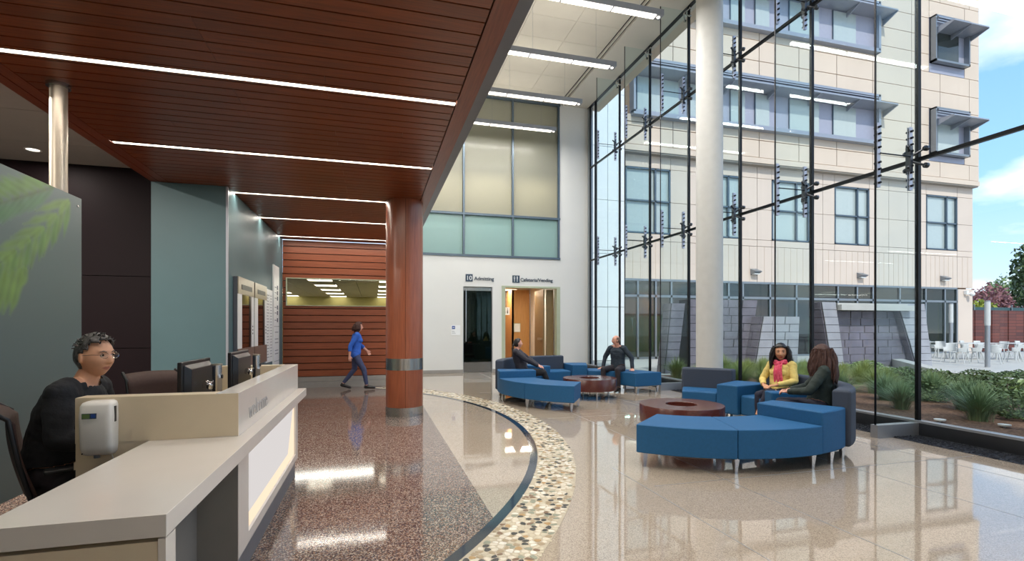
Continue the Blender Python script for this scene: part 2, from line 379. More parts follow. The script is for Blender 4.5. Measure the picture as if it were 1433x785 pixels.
# ------------------------------------------------------------------ floor
XG = 7.174; YB = 16.0; ZC = 9.05
fl = struct('floor', MB().box(-8.2, 7.3, -4.2, 16.0, -.12, 0), M['terr_beige'], 'polished beige terrazzo floor of the lobby', 'floor')
def arc_pts(c, r, a0, a1, n): return [(c[0] + r * cos(a0 + (a1 - a0) * i / n), c[1] + r * sin(a0 + (a1 - a0) * i / n)) for i in range(n + 1)]
NC = (-4.712, 7.542); NR = 6.764; PC = (-5.126, 7.62); PR = 7.673
def ang(c, r, y): return math.asin(max(-1, min(1, (y - c[1]) / r)))
a0 = ang(NC, NR, 1.0); a1 = math.acos((.886 - NC[0]) / NR)
low = [(x, y) for x, y in arc_pts(NC, NR, a0, -a1, 30)]
poly = [(-8.2, 1.0)] + low + [(.886, 12.98), (-8.2, 12.98)]
MB().prism(poly, 0, .0015).build('terrazzo_field', M['terr_dark'], fl)['label'] = 'dark purple-brown speckled terrazzo field'
MB().prism([(-8.2, -4.0), (-1.0, -4.0), (-2.1, .2)] + [(p[0], p[1]) for p in arc_pts(NC, NR, ang(NC, NR, .95), a0, 2)] + [(-8.2, 1.0)], 0, .0015).build('terrazzo_field', M['terr_dark'], fl)
def band(c0, r0, c1, r1, y0, y1, n=80):
    pin = []; pout = []
    A0, A1 = ang(c0, r0, y0), ang(c0, r0, y1); B0, B1 = ang(c1, r1, y0), ang(c1, r1, y1)
    for i in range(n + 1):
        t = i / n
        pin.append((c0[0] + r0 * cos(A0 + (A1 - A0) * t), c0[1] + r0 * sin(A0 + (A1 - A0) * t)))
        pout.append((c1[0] + r1 * cos(B0 + (B1 - B0) * t), c1[1] + r1 * sin(B0 + (B1 - B0) * t)))
    return pin, pout
def strip(pin, pout, z0, z1):
    mb = MB(); n = len(pin)
    vs = [(x, y, z0) for x, y in pin] + [(x, y, z0) for x, y in pout] + [(x, y, z1) for x, y in pin] + [(x, y, z1) for x, y in pout]; fs = []
    for i in range(n - 1):
        fs += [(2 * n + i, 3 * n + i, 3 * n + i + 1, 2 * n + i + 1), (i, i + 1, 2 * n + i + 1, 2 * n + i), (n + i, 3 * n + i, 3 * n + i + 1, n + i + 1)]
    mb.add(vs, fs); return mb
pin, pout = band(NC, NR, NC, NR + .085, 1.0, 12.9)
strip(pin, pout, 0, .003).build('inlay_strip', M['terr_navy'], fl)['label'] = 'curved dark navy terrazzo inlay'
pin, pout = band(NC, NR + .09, PC, PR, 1.6, 12.6)
strip(pin, pout, 0, .0025).build('mosaic_grout', M['grout'], fl)['label'] = 'cream grout bed of the curved pebble band'
# metal dividers
dv = MB()
for x, y0, y1 in ((2.40, -4, 4.75), (3.265, -4, 15.8), (4.82, -4, 15.8), (6.0, -4, 15.8)): dv.box(x - .003, x + .003, y0, y1, 0, .0012)
for y, x0 in ((2.0, 1.9), (4.1, 2.5), (7.6, 2.7), (11.0, 2.3), (14.0, 1.0)): dv.box(x0, 6.6, y - .003, y + .003, 0, .0012)
dv.build('divider_strip', M['alu'], fl)
# pebbles of the mosaic band: Voronoi cells, shrunk and rounded
def clip(poly, px, py, nx, ny):
    out = []
    for i in range(len(poly)):
        a = poly[i]; b = poly[(i + 1) % len(poly)]
        da = (a[0] - px) * nx + (a[1] - py) * ny; db = (b[0] - px) * nx + (b[1] - py) * ny
        if da <= 0: out.append(a)
        if (da < 0 < db) or (db < 0 < da):
            t = da / (da - db); out.append((a[0] + (b[0] - a[0]) * t, a[1] + (b[1] - a[1]) * t))
    return out
pr = random.Random(3)
peb_m = [mat('pebble_' + n, c, .22, var=.12, scale=30) for n, c in (('ivory', (206, 196, 176)), ('cream', (188, 176, 152)), ('tan', (156, 138, 110)), ('sage', (134, 136, 118)), ('brown', (118, 92, 70)), ('charcoal', (52, 50, 50)), ('white', (216, 210, 196)), ('amber', (166, 134, 90)))]
cells = {}
GX, GY = .062, .036
jmin, jmax = int(2.3 / GY), int(12.6 / GY)
for j in range(jmin, jmax):
    for i in range(int(-.2 / GX), int(2.7 / GX)):
        cells[(i, j)] = ((i + .5 * (j % 2) + pr.uniform(-.38, .38)) * GX, (j + pr.uniform(-.38, .38)) * GY)
def in_band(x, y, m=0): return math.hypot(x - NC[0], y - NC[1]) > NR + .09 + m and math.hypot(x - PC[0], y - PC[1]) < PR - m
singles = []; rest = MB()
for (i, j), (x, y) in cells.items():
    if not in_band(x, y, .008): continue
    q = [(x - .06, y - .045), (x + .06, y - .045), (x + .06, y + .045), (x - .06, y + .045)]
    for di in (-2, -1, 0, 1, 2):
        for dj in (-2, -1, 0, 1, 2):
            o = cells.get((i + di, j + dj))
            if (di or dj) and o:
                q = clip(q, (x + o[0]) / 2, (y + o[1]) / 2, o[0] - x, o[1] - y)
    if len(q) < 3: continue
    cx = sum(p[0] for p in q) / len(q); cy = sum(p[1] for p in q) / len(q)
    rr = []
    n = len(q)
    for k in range(n):                       # round each corner by two points
        a, b, c = q[k - 1], q[k], q[(k + 1) % n]
        rr.append((b[0] * .72 + a[0] * .28, b[1] * .72 + a[1] * .28)); rr.append((b[0] * .72 + c[0] * .28, b[1] * .72 + c[1] * .28))
    s = pr.uniform(.78, .93)
    rr = [(cx + (p[0] - cx) * s, cy + (p[1] - cy) * s) for p in rr]
    if not all(in_band(p[0], p[1], -.004) for p in rr): rr = [(cx + (p[0] - cx) * .7, cy + (p[1] - cy) * .7) for p in rr]
    mi = pr.choices(range(8), (30, 22, 10, 9, 6, 9, 12, 2))[0]
    (singles if y < 3.75 else [None]).append((rr, mi, cy)) if y < 3.75 else None
    if y >= 3.75 or len(singles) > 300:
        if y < 3.75: singles.pop()
        m_ = len(rr); rest.add([(p[0], p[1], .002) for p in rr] + [(cx + (p[0] - cx) * .93, cy + (p[1] - cy) * .93, .0045) for p in rr],
                 [tuple(range(m_, 2 * m_))] + [(k, (k + 1) % m_, m_ + (k + 1) % m_, m_ + k) for k in range(m_)], mi)
for rr, mi, cy in singles:
    cx = sum(p[0] for p in rr) / len(rr); m_ = len(rr)
    mb = MB(); mb.add([(p[0], p[1], .002) for p in rr] + [(cx + (p[0] - cx) * .93, cy + (p[1] - cy) * .93, .0045) for p in rr],
                      [tuple(range(m_, 2 * m_))] + [(k, (k + 1) % m_, m_ + (k + 1) % m_, m_ + k) for k in range(m_)])
    mb.build('pebble', peb_m[mi], fl)
tag(rest.build('pebble_mosaic', peb_m, fl), 'polished river pebbles of the curved mosaic band', kind='stuff')
tag(MB().box(6.66, XG - .06, -4, YB - .02, 0, .004).build('pebble_bed', M['black_pebbles'], fl), 'black pebble strip along the glass wall')

bp_ = MB(); pr2 = random.Random(9)
for k in range(5200):
    x = pr2.uniform(6.68, XG - .08); y = pr2.uniform(2.2, 15.9); a = pr2.uniform(0, pi); ra, rb_ = pr2.uniform(.012, .022), pr2.uniform(.008, .014); hz = pr2.uniform(.006, .013)
    lo = [(x + ra * cos(q) * cos(a) - rb_ * sin(q) * sin(a), y + ra * cos(q) * sin(a) + rb_ * sin(q) * cos(a), .003) for q in [k2 * pi / 3 for k2 in range(6)]]
    up2 = [(x + (p[0] - x) * .7, y + (p[1] - y) * .7, .003 + hz) for p in lo]
    bp_.add(lo + up2, [(6, 7, 8, 9, 10, 11)] + [(q, (q + 1) % 6, 6 + (q + 1) % 6, 6 + q) for q in range(6)])
tag(bp_.build('black_pebble_fill', M['black_pebbles'], fl), 'loose black pebbles along the foot of the glass wall', kind='stuff')
# ------------------------------------------------------------------ walls
w = MB()   # back wall with its three openings
w.box(.95, 1.13, YB, YB + .2, 0, ZC).box(6.10, 7.30, YB, YB + .2, 0, ZC).box(1.13, 6.10, YB, YB + .2, 2.84, 3.78)
w.box(1.13, 2.78, YB, YB + .2, 0, 2.84).box(3.755, 4.07, YB, YB + .2, 0, 2.84).box(2.78, 3.755, YB, YB + .2, 2.79, 2.84)
struct('wall_back', w, M['white_wall'], 'white lobby end wall with two doorways under the frosted window', 'wall')
struct('wall_return', MB().box(.75, .95, 13.0, YB, 0, ZC), M['white_wall'])
struct('wall_upper', MB().box(-3.3, .75, 13.05, 13.2, 3.7, ZC), M['white_wall'])
struct('wall_left', MB().box(-3.35, -3.15, -4, 13.2, 3.95, ZC), M['white_wall'])
struct('wall_rear', MB().box(-8.2, 7.3, -4.2, -4.0, 0, ZC), M['white_wall'])
struct('wall_side', MB().box(-8.2, -8.0, -4, 9.4, 0, 4.0), M['teal_wall'])
struct('baseboard_back', MB().box(.955, 2.78, YB - .015, YB - .001, .004, .1).box(3.755, 4.06, YB - .015, YB - .001, .004, .1).box(6.12, 7.1, YB - .015, YB - .001, .004, .1), M['base_grey'])
# blue block of the information wall
bw = sroot('wall_blue', 'grey-blue panelled block under the wood canopy', 'wall')
MB().box(-3.08, -2.1, 8.3, 12.98, 0, 3.56).build('wall_block', M['blue_wall'], bw)
MB().box(-2.115, -2.085, 8.285, 8.315, .01, 3.55).build('corner_trim', M['silver'], bw)
pw = sroot('wall_purple', 'dark plum panelled wall behind the reception desk', 'wall')
MB().box(-8.0, -3.09, 9.3, 9.4, 0, 4.0).build('wall_backing', M['black'], pw)
for zz0, zz1 in ((0.01, 1.13), (1.14, 2.27), (2.28, 4.0)):
    for x0 in (-7.9, -6.3, -4.7):
        MB().box(x0, x0 + 1.59, 9.26, 9.3, zz0, zz1).build('wall_panel', M['purple_wall'], pw)
# wood slatted wall with its interior window
ww = sroot('wall_wood', 'red-brown wall of horizontal wood boards with dark joints', 'wall')
MB().box(-2.1, -2.02, 13.04, 13.12, .26, 3.56).box(.62, .78, 13.04, 13.12, .26, 3.56).box(-2.02, .62, 13.04, 13.12, .26, 2.0).box(-2.02, .62, 13.04, 13.12, 2.64, 3.56).build('wall_backing', M['dark_gap'], ww)
z = .275
while z < 3.5:
    z1 = min(z + .147, 3.56)
    if z1 > 1.99 and z < 2.65:
        if z < 1.99: MB().box(-2.1, .78, 13.0, 13.04, z, 1.985).build('board', M['wall_wood'], ww)
        elif z1 > 2.66: MB().box(-2.1, .78, 13.0, 13.04, 2.66, z1).build('board', M['wall_wood'], ww)
        lo, hi = max(z, 1.985), min(z1, 2.66)
        MB().box(-2.1, -2.03, 13.0, 13.04, lo, hi).build('board', M['wall_wood'], ww); MB().box(.63, .78, 13.0, 13.04, lo, hi).build('board', M['wall_wood'], ww)
    else: MB().box(-2.1, .78, 13.0, 13.04, z, z1).build('board', M['wall_wood'], ww)
    z += .1658
struct('baseboard_wood', MB().box(-2.1, .78, 12.985, 13.1, .0, .15).box(-2.1, .78, 12.99, 13.1, .155, .262), M['base_grey'])
iw = sroot('window_1', 'long low interior window in the wood wall', 'window')
MB().box(-2.03, .63, 12.985, 13.06, 1.985, 2.0).box(-2.03, .63, 12.985, 13.06, 2.64, 2.66).box(-2.03, -2.01, 12.985, 13.06, 2.0, 2.64).box(.61, .63, 12.985, 13.06, 2.0, 2.64).build('window_frame', M['sage'], iw)
MB().box(-2.01, .61, 13.02, 13.03, 2.0, 2.64).build('pane', M['glass'], iw)
rm = sroot('wall_office', 'pale yellow-green office walls seen through the interior window', 'wall')
MB().box(-6, .7, 21.9, 22.0, 0, 2.75).box(-6.1, -6, 13.2, 22, 0, 2.75).box(.65, .75, 13.2, 22, 0, 2.75).build('office_wall', M['olive_wall'], rm)
MB().box(-6, .7, 13.2, 22, -.05, 0).build('office_floor', M['asphalt'], rm)
oc = sroot('ceiling_office', 'tiled office ceiling with bright troffers', 'ceiling'); MB().box(-6, .7, 13.2, 22, 2.76, 2.8).build('ceiling_backing', M['black'], oc)
for i in range(11):
    for j in range(14):
        litp = (i % 3 == 1) and (j % 3 == 1)
        (MB().box(-5.95 + i * .61, -5.95 + i * .61 + .59, 13.3 + j * .61, 13.3 + j * .61 + .59, 2.72, 2.76)).build('ceiling_lamp' if litp else 'ceiling_tile', M['lamp_soft'] if litp else M['dim_ceiling'], oc)

for yy in (15, 18.5): area('office_lamp', (-2, yy, 2.7), 4, .5, 60)
# ------------------------------------------------------------------ white ceilings
cl = sroot('ceiling', 'high white panelled ceiling of the lobby', 'ceiling')
MB().box(-3.3, 6.04, -4.2, YB + .2, ZC + .02, ZC + .3).box(6.22, 7.35, -4.2, YB + .2, ZC - .02, ZC + .3).box(6.04, 6.22, -4.2, YB + .2, ZC + .1, ZC + .3).build('ceiling_backing', M['white_ceiling'], cl)
MB().box(-3.3, 6.04, -4.2, 6.98, ZC, ZC + .03).build('ceiling_plain', M['white_ceiling'], cl)
for i in range(5):
    for j in range(10):
        x = -.03 + i * 1.22; y = 7.0 + j * .905
        MB().box(x + .004, min(x + 1.216, 6.04), y + .004, min(y + .901, 15.99), ZC, ZC + .02).build('ceiling_panel', M['ceiling_panel'], cl)
MB().box(6.04, 6.22, -4, YB, ZC + .06, ZC + .1).build('slot', M['black'], cl)['label'] = 'black air slot running along the ceiling'
MB().box(6.115, 6.145, -4, YB, ZC - .01, ZC + .06).build('slot_bar', M['white_ceiling'], cl)
lc = sroot('ceiling_low', 'low grey tiled ceiling beyond the wood canopy', 'ceiling')
MB().box(-8.2, -3.1, -4.2, 9.4, 4.01, 4.1).build('ceiling_backing', M['black'], lc)
for j in range(11):
    MB().box(-8.1, -3.12, -3.6 + j * 1.19, -3.6 + j * 1.19 + 1.18, 3.99, 4.01).build('ceiling_panel', M['low_ceiling'], lc)
for (x, y) in ((-4.66, 8.65), (-4.3, 5.2), (-4.3, 1.8), (-6.4, 8.4), (-6.4, 5.2)):  # first one is in view; the others are unseen, added to light this zone
    d = thing('downlight', 'unseen recessed downlight added to brighten the low grey ceiling zone', 'downlight', (x, y, 3.985), group='downlights of the low ceiling')
    if x == -4.66: d['label'] = 'small round recessed downlight above the plum wall, beside the steel post'
    MB().lathe([(.075, .004), (.095, .004), (.1, -.003), (.08, -.006), (.075, .0)], 24).build('trim_ring', M['white_plastic'], d)
    MB().lathe([(0.001, .003), (.075, .003)], 24).build('bulb', M['pend_lamp'], d)
    area('downlight_beam', (x, y, 3.96), .12, .12, 12 if y > 8 else 130)

# ------------------------------------------------------------------ wood canopy
zc = 3.57
cn_ = sroot('ceiling_canopy', 'reddish-brown wood plank canopy over the reception', 'ceiling')
MB().box(-2.98, .88, -4, 12.98, zc + .03, zc + .3).build('canopy_backing', M['dark_gap'], cn_)
lights_y = [2.62, 4.70, 6.75, 8.66, 10.58, 12.46]
planks = []
pitch = .1535; y = -.6; pk = random.Random(5)
while y < 12.95:
    yl = [q for q in lights_y if y - .02 < q < y + pitch + .02 and abs(q - (y + pitch / 2)) <= pitch / 2 + 1e-6]
    y1 = min(y + pitch - .014, 12.96)
    if not yl:
        cutx = pk.choice((-2.0, -1.2, -.4, .3))
        for x0, x1 in ((-2.86, cutx), (cutx + .003, .742)):
            MB().box(x0, x1, y, y1, zc, zc + .03).build('plank', M['canopy_wood'], cn_)
    else:
        planks.append((y, y1))
    y += pitch
MB().box(.752, .90, -4, 12.98, zc - .004, zc + .34).build('edge_board', M['border_wood'], cn_)
MB().box(-3.09, -2.99, -4, 12.98, zc - .004, zc + .34).box(-2.985, -2.87, -4, 12.98, zc, zc + .03).build('edge_board', M['border_wood'], cn_)
MB().box(.905, 1.0, -4, 12.98, zc + .01, zc + .5).box(-3.09, .905, -4, 12.98, zc + .46, zc + .5).build('canopy_edge', M['grey_metal'], cn_)['label'] = 'grey metal outer edge of the canopy'
MB().box(-3.0, .742, -4, -.61, zc, zc + .03).build('plank_field', M['canopy_wood'], cn_)
for i, (y, y1) in enumerate(planks):
    xl = {0: -2.86, 1: -2.86}.get(i, -2.86); xr = .742
    c = (y + y1) / 2
    nm = ['first', 'second', 'third', 'fourth', 'fifth', 'sixth'][i]
    t = thing('linear_light', ['long linear light in the wood canopy, over the near end of the reception counter',
        'longest bright linear light in the canopy, above the seated receptionist', 'linear light in the canopy just before the round wood column',
        'linear light in the canopy directly behind the round wood column', 'short-looking linear light in the canopy beside the blue wall, second from the wood wall',
        'linear light in the canopy closest to the wood board wall'][i], 'light', (0, c, zc), group='linear lights in the wood canopy')
    for x0, x1 in ((-2.86, -.9), (-.895, xr)):
        MB().box(x0, x1, -.028, .028, .006, .012).build('diffuser', M['lamp'], t)
    MB().box(-2.86, xr, -.034, -.029, -.002, .03).box(-2.86, xr, .029, .034, -.002, .03).build('rail', M['white_plastic'], t)
    area('canopy_beam', (-1.06, c, zc - .006), 3.5, .05, 24, (1, .93, .83))
    for a, b in ((y, c - .036), (c + .036, y1)):
        if b - a > .01: MB().box(-2.86, .742, a, b, zc, zc + .03).build('plank', M['canopy_wood'], cn_)

# ------------------------------------------------------------------ columns
col = sroot('column_wood', 'round reddish wood-clad column with steel bands', 'column', (.50, 8.61, 0))
for a in (-90, 90):
    aa = [R(a + .4 + (179.2) * k / 30) for k in range(31)]
    for z0, z1 in ((.15, .763), (.952, 3.57)):
        mb = MB(); vs = [(.306 * cos(t), .306 * sin(t), z) for z in (z0, z1) for t in aa]; mb.add(vs, [(k, k + 1, 31 + k + 1, 31 + k) for k in range(30)])
        mb.build('cladding', M['column_wood'], col, smooth=60)
MB().cyl((0, 0, 0), (0, 0, 3.57), .298, n=48).build('core', M['dark_gap'], col, smooth=40)
MB().cyl((0, 0, .763), (0, 0, .952), .309, n=64).build('steel_band', M['steel'], col, smooth=40)['label'] = 'brushed steel band at bench height'
MB().cyl((0, 0, .001), (0, 0, .15), .312, n=64).build('steel_base', M['steel'], col, smooth=40)['label'] = 'brushed steel base ring'
wc = sroot('column_white', 'tall round white column beside the glass wall', 'column', (6.38, 8.47, 0))
MB().cyl((0, 0, 0), (0, 0, ZC - .02), .25, n=64).build('shaft', M['white_plaster'], wc, smooth=40)
MB().cyl((0, 0, .0), (0, 0, .1), .258, n=64).build('steel_base', M['steel'], wc, smooth=40)

# ------------------------------------------------------------------ frosted window of the end wall
fw = sroot('window_2', 'large frosted glass window high in the end wall', 'window')
xs = [1.13, 2.805, 4.45, 6.10]
for i in range(3):
    MB().box(xs[i] + .03, xs[i + 1] - .03, 16.05, 16.065, 5.17, 9.0).build('pane', M['frost_warm'], fw)
    MB().box(xs[i] + .03, xs[i + 1] - .03, 16.05, 16.065, 3.83, 5.11).build('pane', M['frost_green'], fw)['label'] = 'pale green frosted lower pane'
for x in (1.16, 2.805, 4.45, 6.07): MB().box(x - .03, x + .03, 15.97, 16.09, 3.8, ZC - .02).build('mullion', M['mullion'], fw)
for z0 in (3.76, 5.11, 8.98): MB().box(1.13, 6.12, 15.965, 16.095, z0, z0 + .07).build('transom', M['mullion'], fw)
up = sroot('wall_gallery', 'pale room behind the frosted window', 'wall')
MB().box(.9, 7.2, 18.5, 18.6, 3.5, ZC).box(.9, 1.0, 16.2, 18.5, 3.5, ZC).box(7.1, 7.2, 16.2, 18.5, 3.5, ZC).box(.9, 7.2, 16.2, 18.6, ZC, ZC + .1).build('gallery_wall', M['white_wall'], up)
MB().box(.9, 7.2, 16.2, 18.6, 3.4, 3.5).build('gallery_floor', M['base_grey'], up)
for x in (2.0, 3.65, 5.3): area('gallery_lamp', (x, 16.9, 6.6), .9, .3, 26, (1, .88, .72))

# ------------------------------------------------------------------ doorways of the end wall
ad = sroot('door_1', 'frameless glass door below the Admitting sign', 'door')
MB().box(2.80, 3.735, 16.06, 16.072, .33, 2.66).build('pane', M['door_glass'], ad)
MB().box(2.80, 3.735, 16.05, 16.085, 2.66, 2.765).build('top_rail', M['steel'], ad)
MB().box(2.80, 3.735, 16.05, 16.085, .01, .33).build('kick_plate', M['steel'], ad)
MB().cyl((2.88, 16.0, 1.0), (2.88, 16.0, 2.7), .017, n=12).cyl((2.88, 16.0, 1.1), (2.88, 16.06, 1.1), .01).cyl((2.88, 16.0, 2.6), (2.88, 16.06, 2.6), .01).build('door_handle', M['chrome'], ad, smooth=40)
MB().box(2.78, 2.795, 15.99, 16.1, 0, 2.79).box(3.74, 3.755, 15.99, 16.1, 0, 2.79).build('door_frame', M['alu'], ad)
ar = sroot('wall_admitting', 'dim green waiting room behind the glass door', 'wall')
MB().box(1.6, 4.0, 20.0, 20.1, 0, 2.9).box(1.5, 1.6, 16.2, 20.1, 0, 2.9).box(3.93, 4.0, 16.2, 20.1, 0, 2.9).build('room_wall', M['teal_wall'], ar)
MB().box(1.6, 4.0, 16.2, 20.1, 2.86, 2.95).build('room_ceiling', M['dim_ceiling'], ar)
MB().box(1.6, 4.0, 16.0, 20.1, -.1, .0).build('room_floor', M['base_grey'], ar)
MB().box(2.9, 3.2, 19.9, 20.0, 0, 2.5).build('room_panel', M['sage'], ar)
area('waiting_room_lamp', (2.7, 18.3, 2.8), .6, .6, 14)
ch = thing('side_chair', 'dark upholstered waiting room chair behind the glass door', 'chair', (3.3, 18.2, 0))
MB().box(-.26, .26, -.25, .27, .36, .46).build('seat', M['chair_brown'], ch, bevel=.02)
MB().box(-.26, .26, .22, .3, .5, .95).build('backrest', M['chair_brown'], ch, bevel=.02)
for sx in (-1, 1):
    for sy in (-1, 1): MB().cyl((sx * .24, sy * .24, 0), (sx * .24, sy * .24, .37 if sy < 0 else .52), .012).build('leg', M['chrome'], ch)

cf = sroot('door_2', 'wide open doorway below the Cafeteria sign', 'door')
MB().box(4.07, 4.19, 15.98, 16.22, 0, 2.84).box(6.0, 6.12, 15.98, 16.22, 0, 2.84).box(4.19, 6.0, 15.98, 16.22, 2.78, 2.84).build('door_frame', M['sage'], cf)
MB().box(5.62, 5.66, 16.3, 17.25, .01, 2.76).build('door_leaf', M['door_bronze'], cf)
MB().box(5.585, 5.615, 16.4, 16.85, 1.02, 1.1).build('door_handle', M['kiosk_metal'], cf)
MB().box(5.72, 5.96, 16.24, 16.3, .01, 2.76).build('door_leaf', M['door_bronze'], cf)
co = sroot('wall_corridor', 'honey wood corridor to the cafeteria', 'wall')
for i in range(5): MB().box(4.02, 4.08, 16.3 + i * .92, 17.2 + i * .92, .1, 2.98).build('wood_panel', M['corridor_wood'], co)
MB().box(4.35, 4.62, 21.2, 21.3, .1, 2.98).box(4.64, 4.9, 21.2, 21.3, .1, 2.98).build('wood_panel', M['corridor_wood'], co)
MB().box(4.1, 4.34, 21.25, 21.3, 0, 2.98).build('wood_panel', M['corridor_wood'], co)
MB().box(5.38, 6.1, 19.4, 19.5, .1, 2.98).box(5.38, 5.44, 19.4, 21.2, .1, 2.98).build('wood_panel', M['corridor_wood'], co)
MB().box(4.92, 5.36, 21.0, 21.05, 0, 2.4).build('corridor_door', M['door_bronze'], co)
MB().box(4.0, 7.0, 22.0, 22.1, 0, 3.0).box(6.1, 7.0, 17.6, 17.7, 0, 3.0).box(6.13, 6.25, 16.3, 19.4, 0, 3.0).build('corridor_wall', M['white_wall'], co)
MB().box(4.0, 6.3, 16.2, 22, 3.0, 3.1).build('corridor_ceiling', M['dim_ceiling'], co)
MB().box(4.0, 6.3, 16.0, 22, -.1, .001).build('corridor_floor', M['terr_beige'], co)
for y in (17.4, 19.8):
    MB().box(4.5, 5.6, y - .28, y + .28, 2.985, 2.998).build('ceiling_lamp', M['lamp_soft'], co)
    area('corridor_lamp', (5.0, y, 2.95), 1.0, .5, 34, (1, .92, .78))
sg = thing('restroom_sign', 'small white square sign with black figures hanging in the corridor', 'sign', (4.99, 18.9, 2.1))
MB().box(-.14, .14, -.01, .01, -.15, .15).build('board', M['sign_white'], sg); MB().box(-.006, .006, -.006, .006, .15, .9).build('hanger', M['alu'], sg)
for sx in (-.05, .05): MB().cyl((sx, -.013, -.09), (sx, -.013, .05), .022, .012, n=8).ball((sx, -.013, .085), .018, 8, 6).build('pictogram', M['black'], sg)
nb = thing('notice_board', 'small framed notice on the honey wood corridor wall', 'notice', (5.43, 19.39, 1.45))
MB().box(-.0, .28, -.012, .005, -.18, .18).build('frame', M['sage'], nb, bevel=.004); MB().box(.02, .26, -.016, -.011, -.16, .16).build('paper', M['sign_white'], nb)

# signs over the doorways
TX = lambda x, y, z: Matrix.Translation((x, y, z)) @ Matrix.Rotation(R(90), 4, 'X')
def wall_sign(name, label, x0, x1, xt, s, txt, kind):
    t = thing(name, label, 'sign', (x0, 15.995, 2.95))
    MB().box(0, x1 - x0, -.012, .004, 0, .24).build('tile', M['sign_navy'], t, bevel=.003)
    if kind == '10': text_mesh('10', .2, M['sign_white'], 'lettering', t, TX(.012, -.016, .05), .002, .0005)
    else:
        MB().box(.06, .075, -.018, -.012, .03, .13).box(.045, .09, -.018, -.012, .12, .135).box(.045, .052, -.018, -.012, .13, .21).box(.064, .071, -.018, -.012, .13, .21).box(.083, .09, -.018, -.012, .13, .21).build('fork_icon', M['sign_white'], t)
        MB().box(.155, .17, -.018, -.012, .03, .12).box(.148, .178, -.018, -.012, .11, .21).build('knife_icon', M['sign_white'], t)
    text_mesh(txt, s, M['sign_navy'], 'lettering', t, TX(xt - x0, -.006, .05), .008, .0018)
wall_sign('door_sign', 'navy and white sign reading 10 Admitting over the glass door', 2.864, 3.098, 3.146, .165, 'Admitting', '10')
wall_sign('door_sign', 'navy and white sign reading Cafeteria/Vending over the open doorway', 4.435, 4.682, 4.707, .158, 'Cafeteria/Vending', 'f')
rs = thing('room_plaque', 'small white plaque with blue square beside the glass door', 'plaque', (2.39, 15.995, 1.21))
MB().box(0, .3, -.008, .004, 0, .32).build('plate', M['sign_white'], rs, bevel=.003)
MB().box(.03, .13, -.013, -.008, .2, .3).build('blue_square', M['sign_blue'], rs); MB().box(.05, .11, -.015, -.013, .24, .26).build('mark', M['sign_white'], rs)
for k in range(3): MB().box(.03, .15 - k * .02, -.0095, -.008, .06 + k * .035, .07 + k * .035).build('text_line', M['sign_grey'], rs)

# ------------------------------------------------------------------ pendants of the high ceiling
for i in range(9):  # four nearest the window are in view; the rest are added for lobby light
    y = 15.15 - 2.05 * i
    t = thing('pendant_light', ['suspended linear light nearest the frosted window', 'suspended linear light second from the frosted window', 'suspended linear light third from the frosted window',
              'suspended linear light fourth from the frosted window'][i] if i < 4 else 'suspended linear light out of view, added to brighten the lobby', 'pendant light', (3.55, y, 7.75), group='suspended linear lights under the high ceiling')
    MB().box(-2.25, 2.1, -.09, .09, .012, .13).build('housing', M['silver'], t, bevel=.004)
    for x0 in (-2.2, -1.13, -.06, 1.01):
        if x0 > .9: MB().box(x0, x0 + .93, -.07, .07, .0, .014).build('diffuser', M['pend_lamp'], t)
        else: MB().box(x0, x0 + 1.03, -.07, .07, .0, .014).build('diffuser', M['pend_lamp'], t)
    MB().lathe([(.001, -.002), (.03, -.002), (.035, .01)], 16, c=(2.02, 0)).build('spot', M['pend_lamp'], t)
    for x in (-1.6, 0, 1.6): MB().cyl((x, 0, .13), (x, 0, ZC - 7.75), .003, n=5).build('cable', M['alu'], t)
    area('pendant_beam', (3.5, y, 7.735), 4.0, .14, 92, (1, .97, .93))
    area('pendant_uplight', (3.5, y, 7.9), 4.0, .14, 14, down=False)

# ------------------------------------------------------------------ the glass curtain wall
cw = sroot('window_3', 'point-fixed glass curtain wall with glass fins and steel fittings', 'window')
JY = [15.86 if k == 0 else 15.45 - 1.722 * (k - 1) for k in range(13)]   # vertical joints, from the end wall towards the camera
TZ = [3.755, 6.93]
ys = JY + [-4.0]
for a, b in zip(ys[:-1], ys[1:]):
    for z0, z1 in ((.2, TZ[0] - .012), (TZ[0] + .012, TZ[1] - .012), (TZ[1] + .012, ZC)):
        MB().box(XG, XG + .014, b + .008, a - .008, z0, z1).build('pane', M['glass'], cw)
for k, y in enumerate(JY):
    MB().box(XG - .022, XG + .03, y - .024, y + .024, .2, ZC + .02).build('joint', M['black_metal'], cw)
for z in TZ:
    MB().box(XG - .03, XG + .02, -4, 15.86, z - .024, z + .024).build('transom', M['black_metal'], cw)
MB().box(XG - .05, XG + .05, -4, YB, .0, .17).build('sill', M['dark_steel'], cw)['label'] = 'dark steel sill along the floor'
MB().box(XG - .06, XG + .06, -4, YB, .17, .2).build('sill_cap', M['alu'], cw)
MB().box(XG - .05, XG + .05, -4, YB, ZC - .03, ZC + .2).build('head_channel', M['black_metal'], cw)
MB().box(XG - .03, XG + .1, 15.86, YB, 0, ZC).build('jamb', M['frame_grey'], cw)
fin0 = None
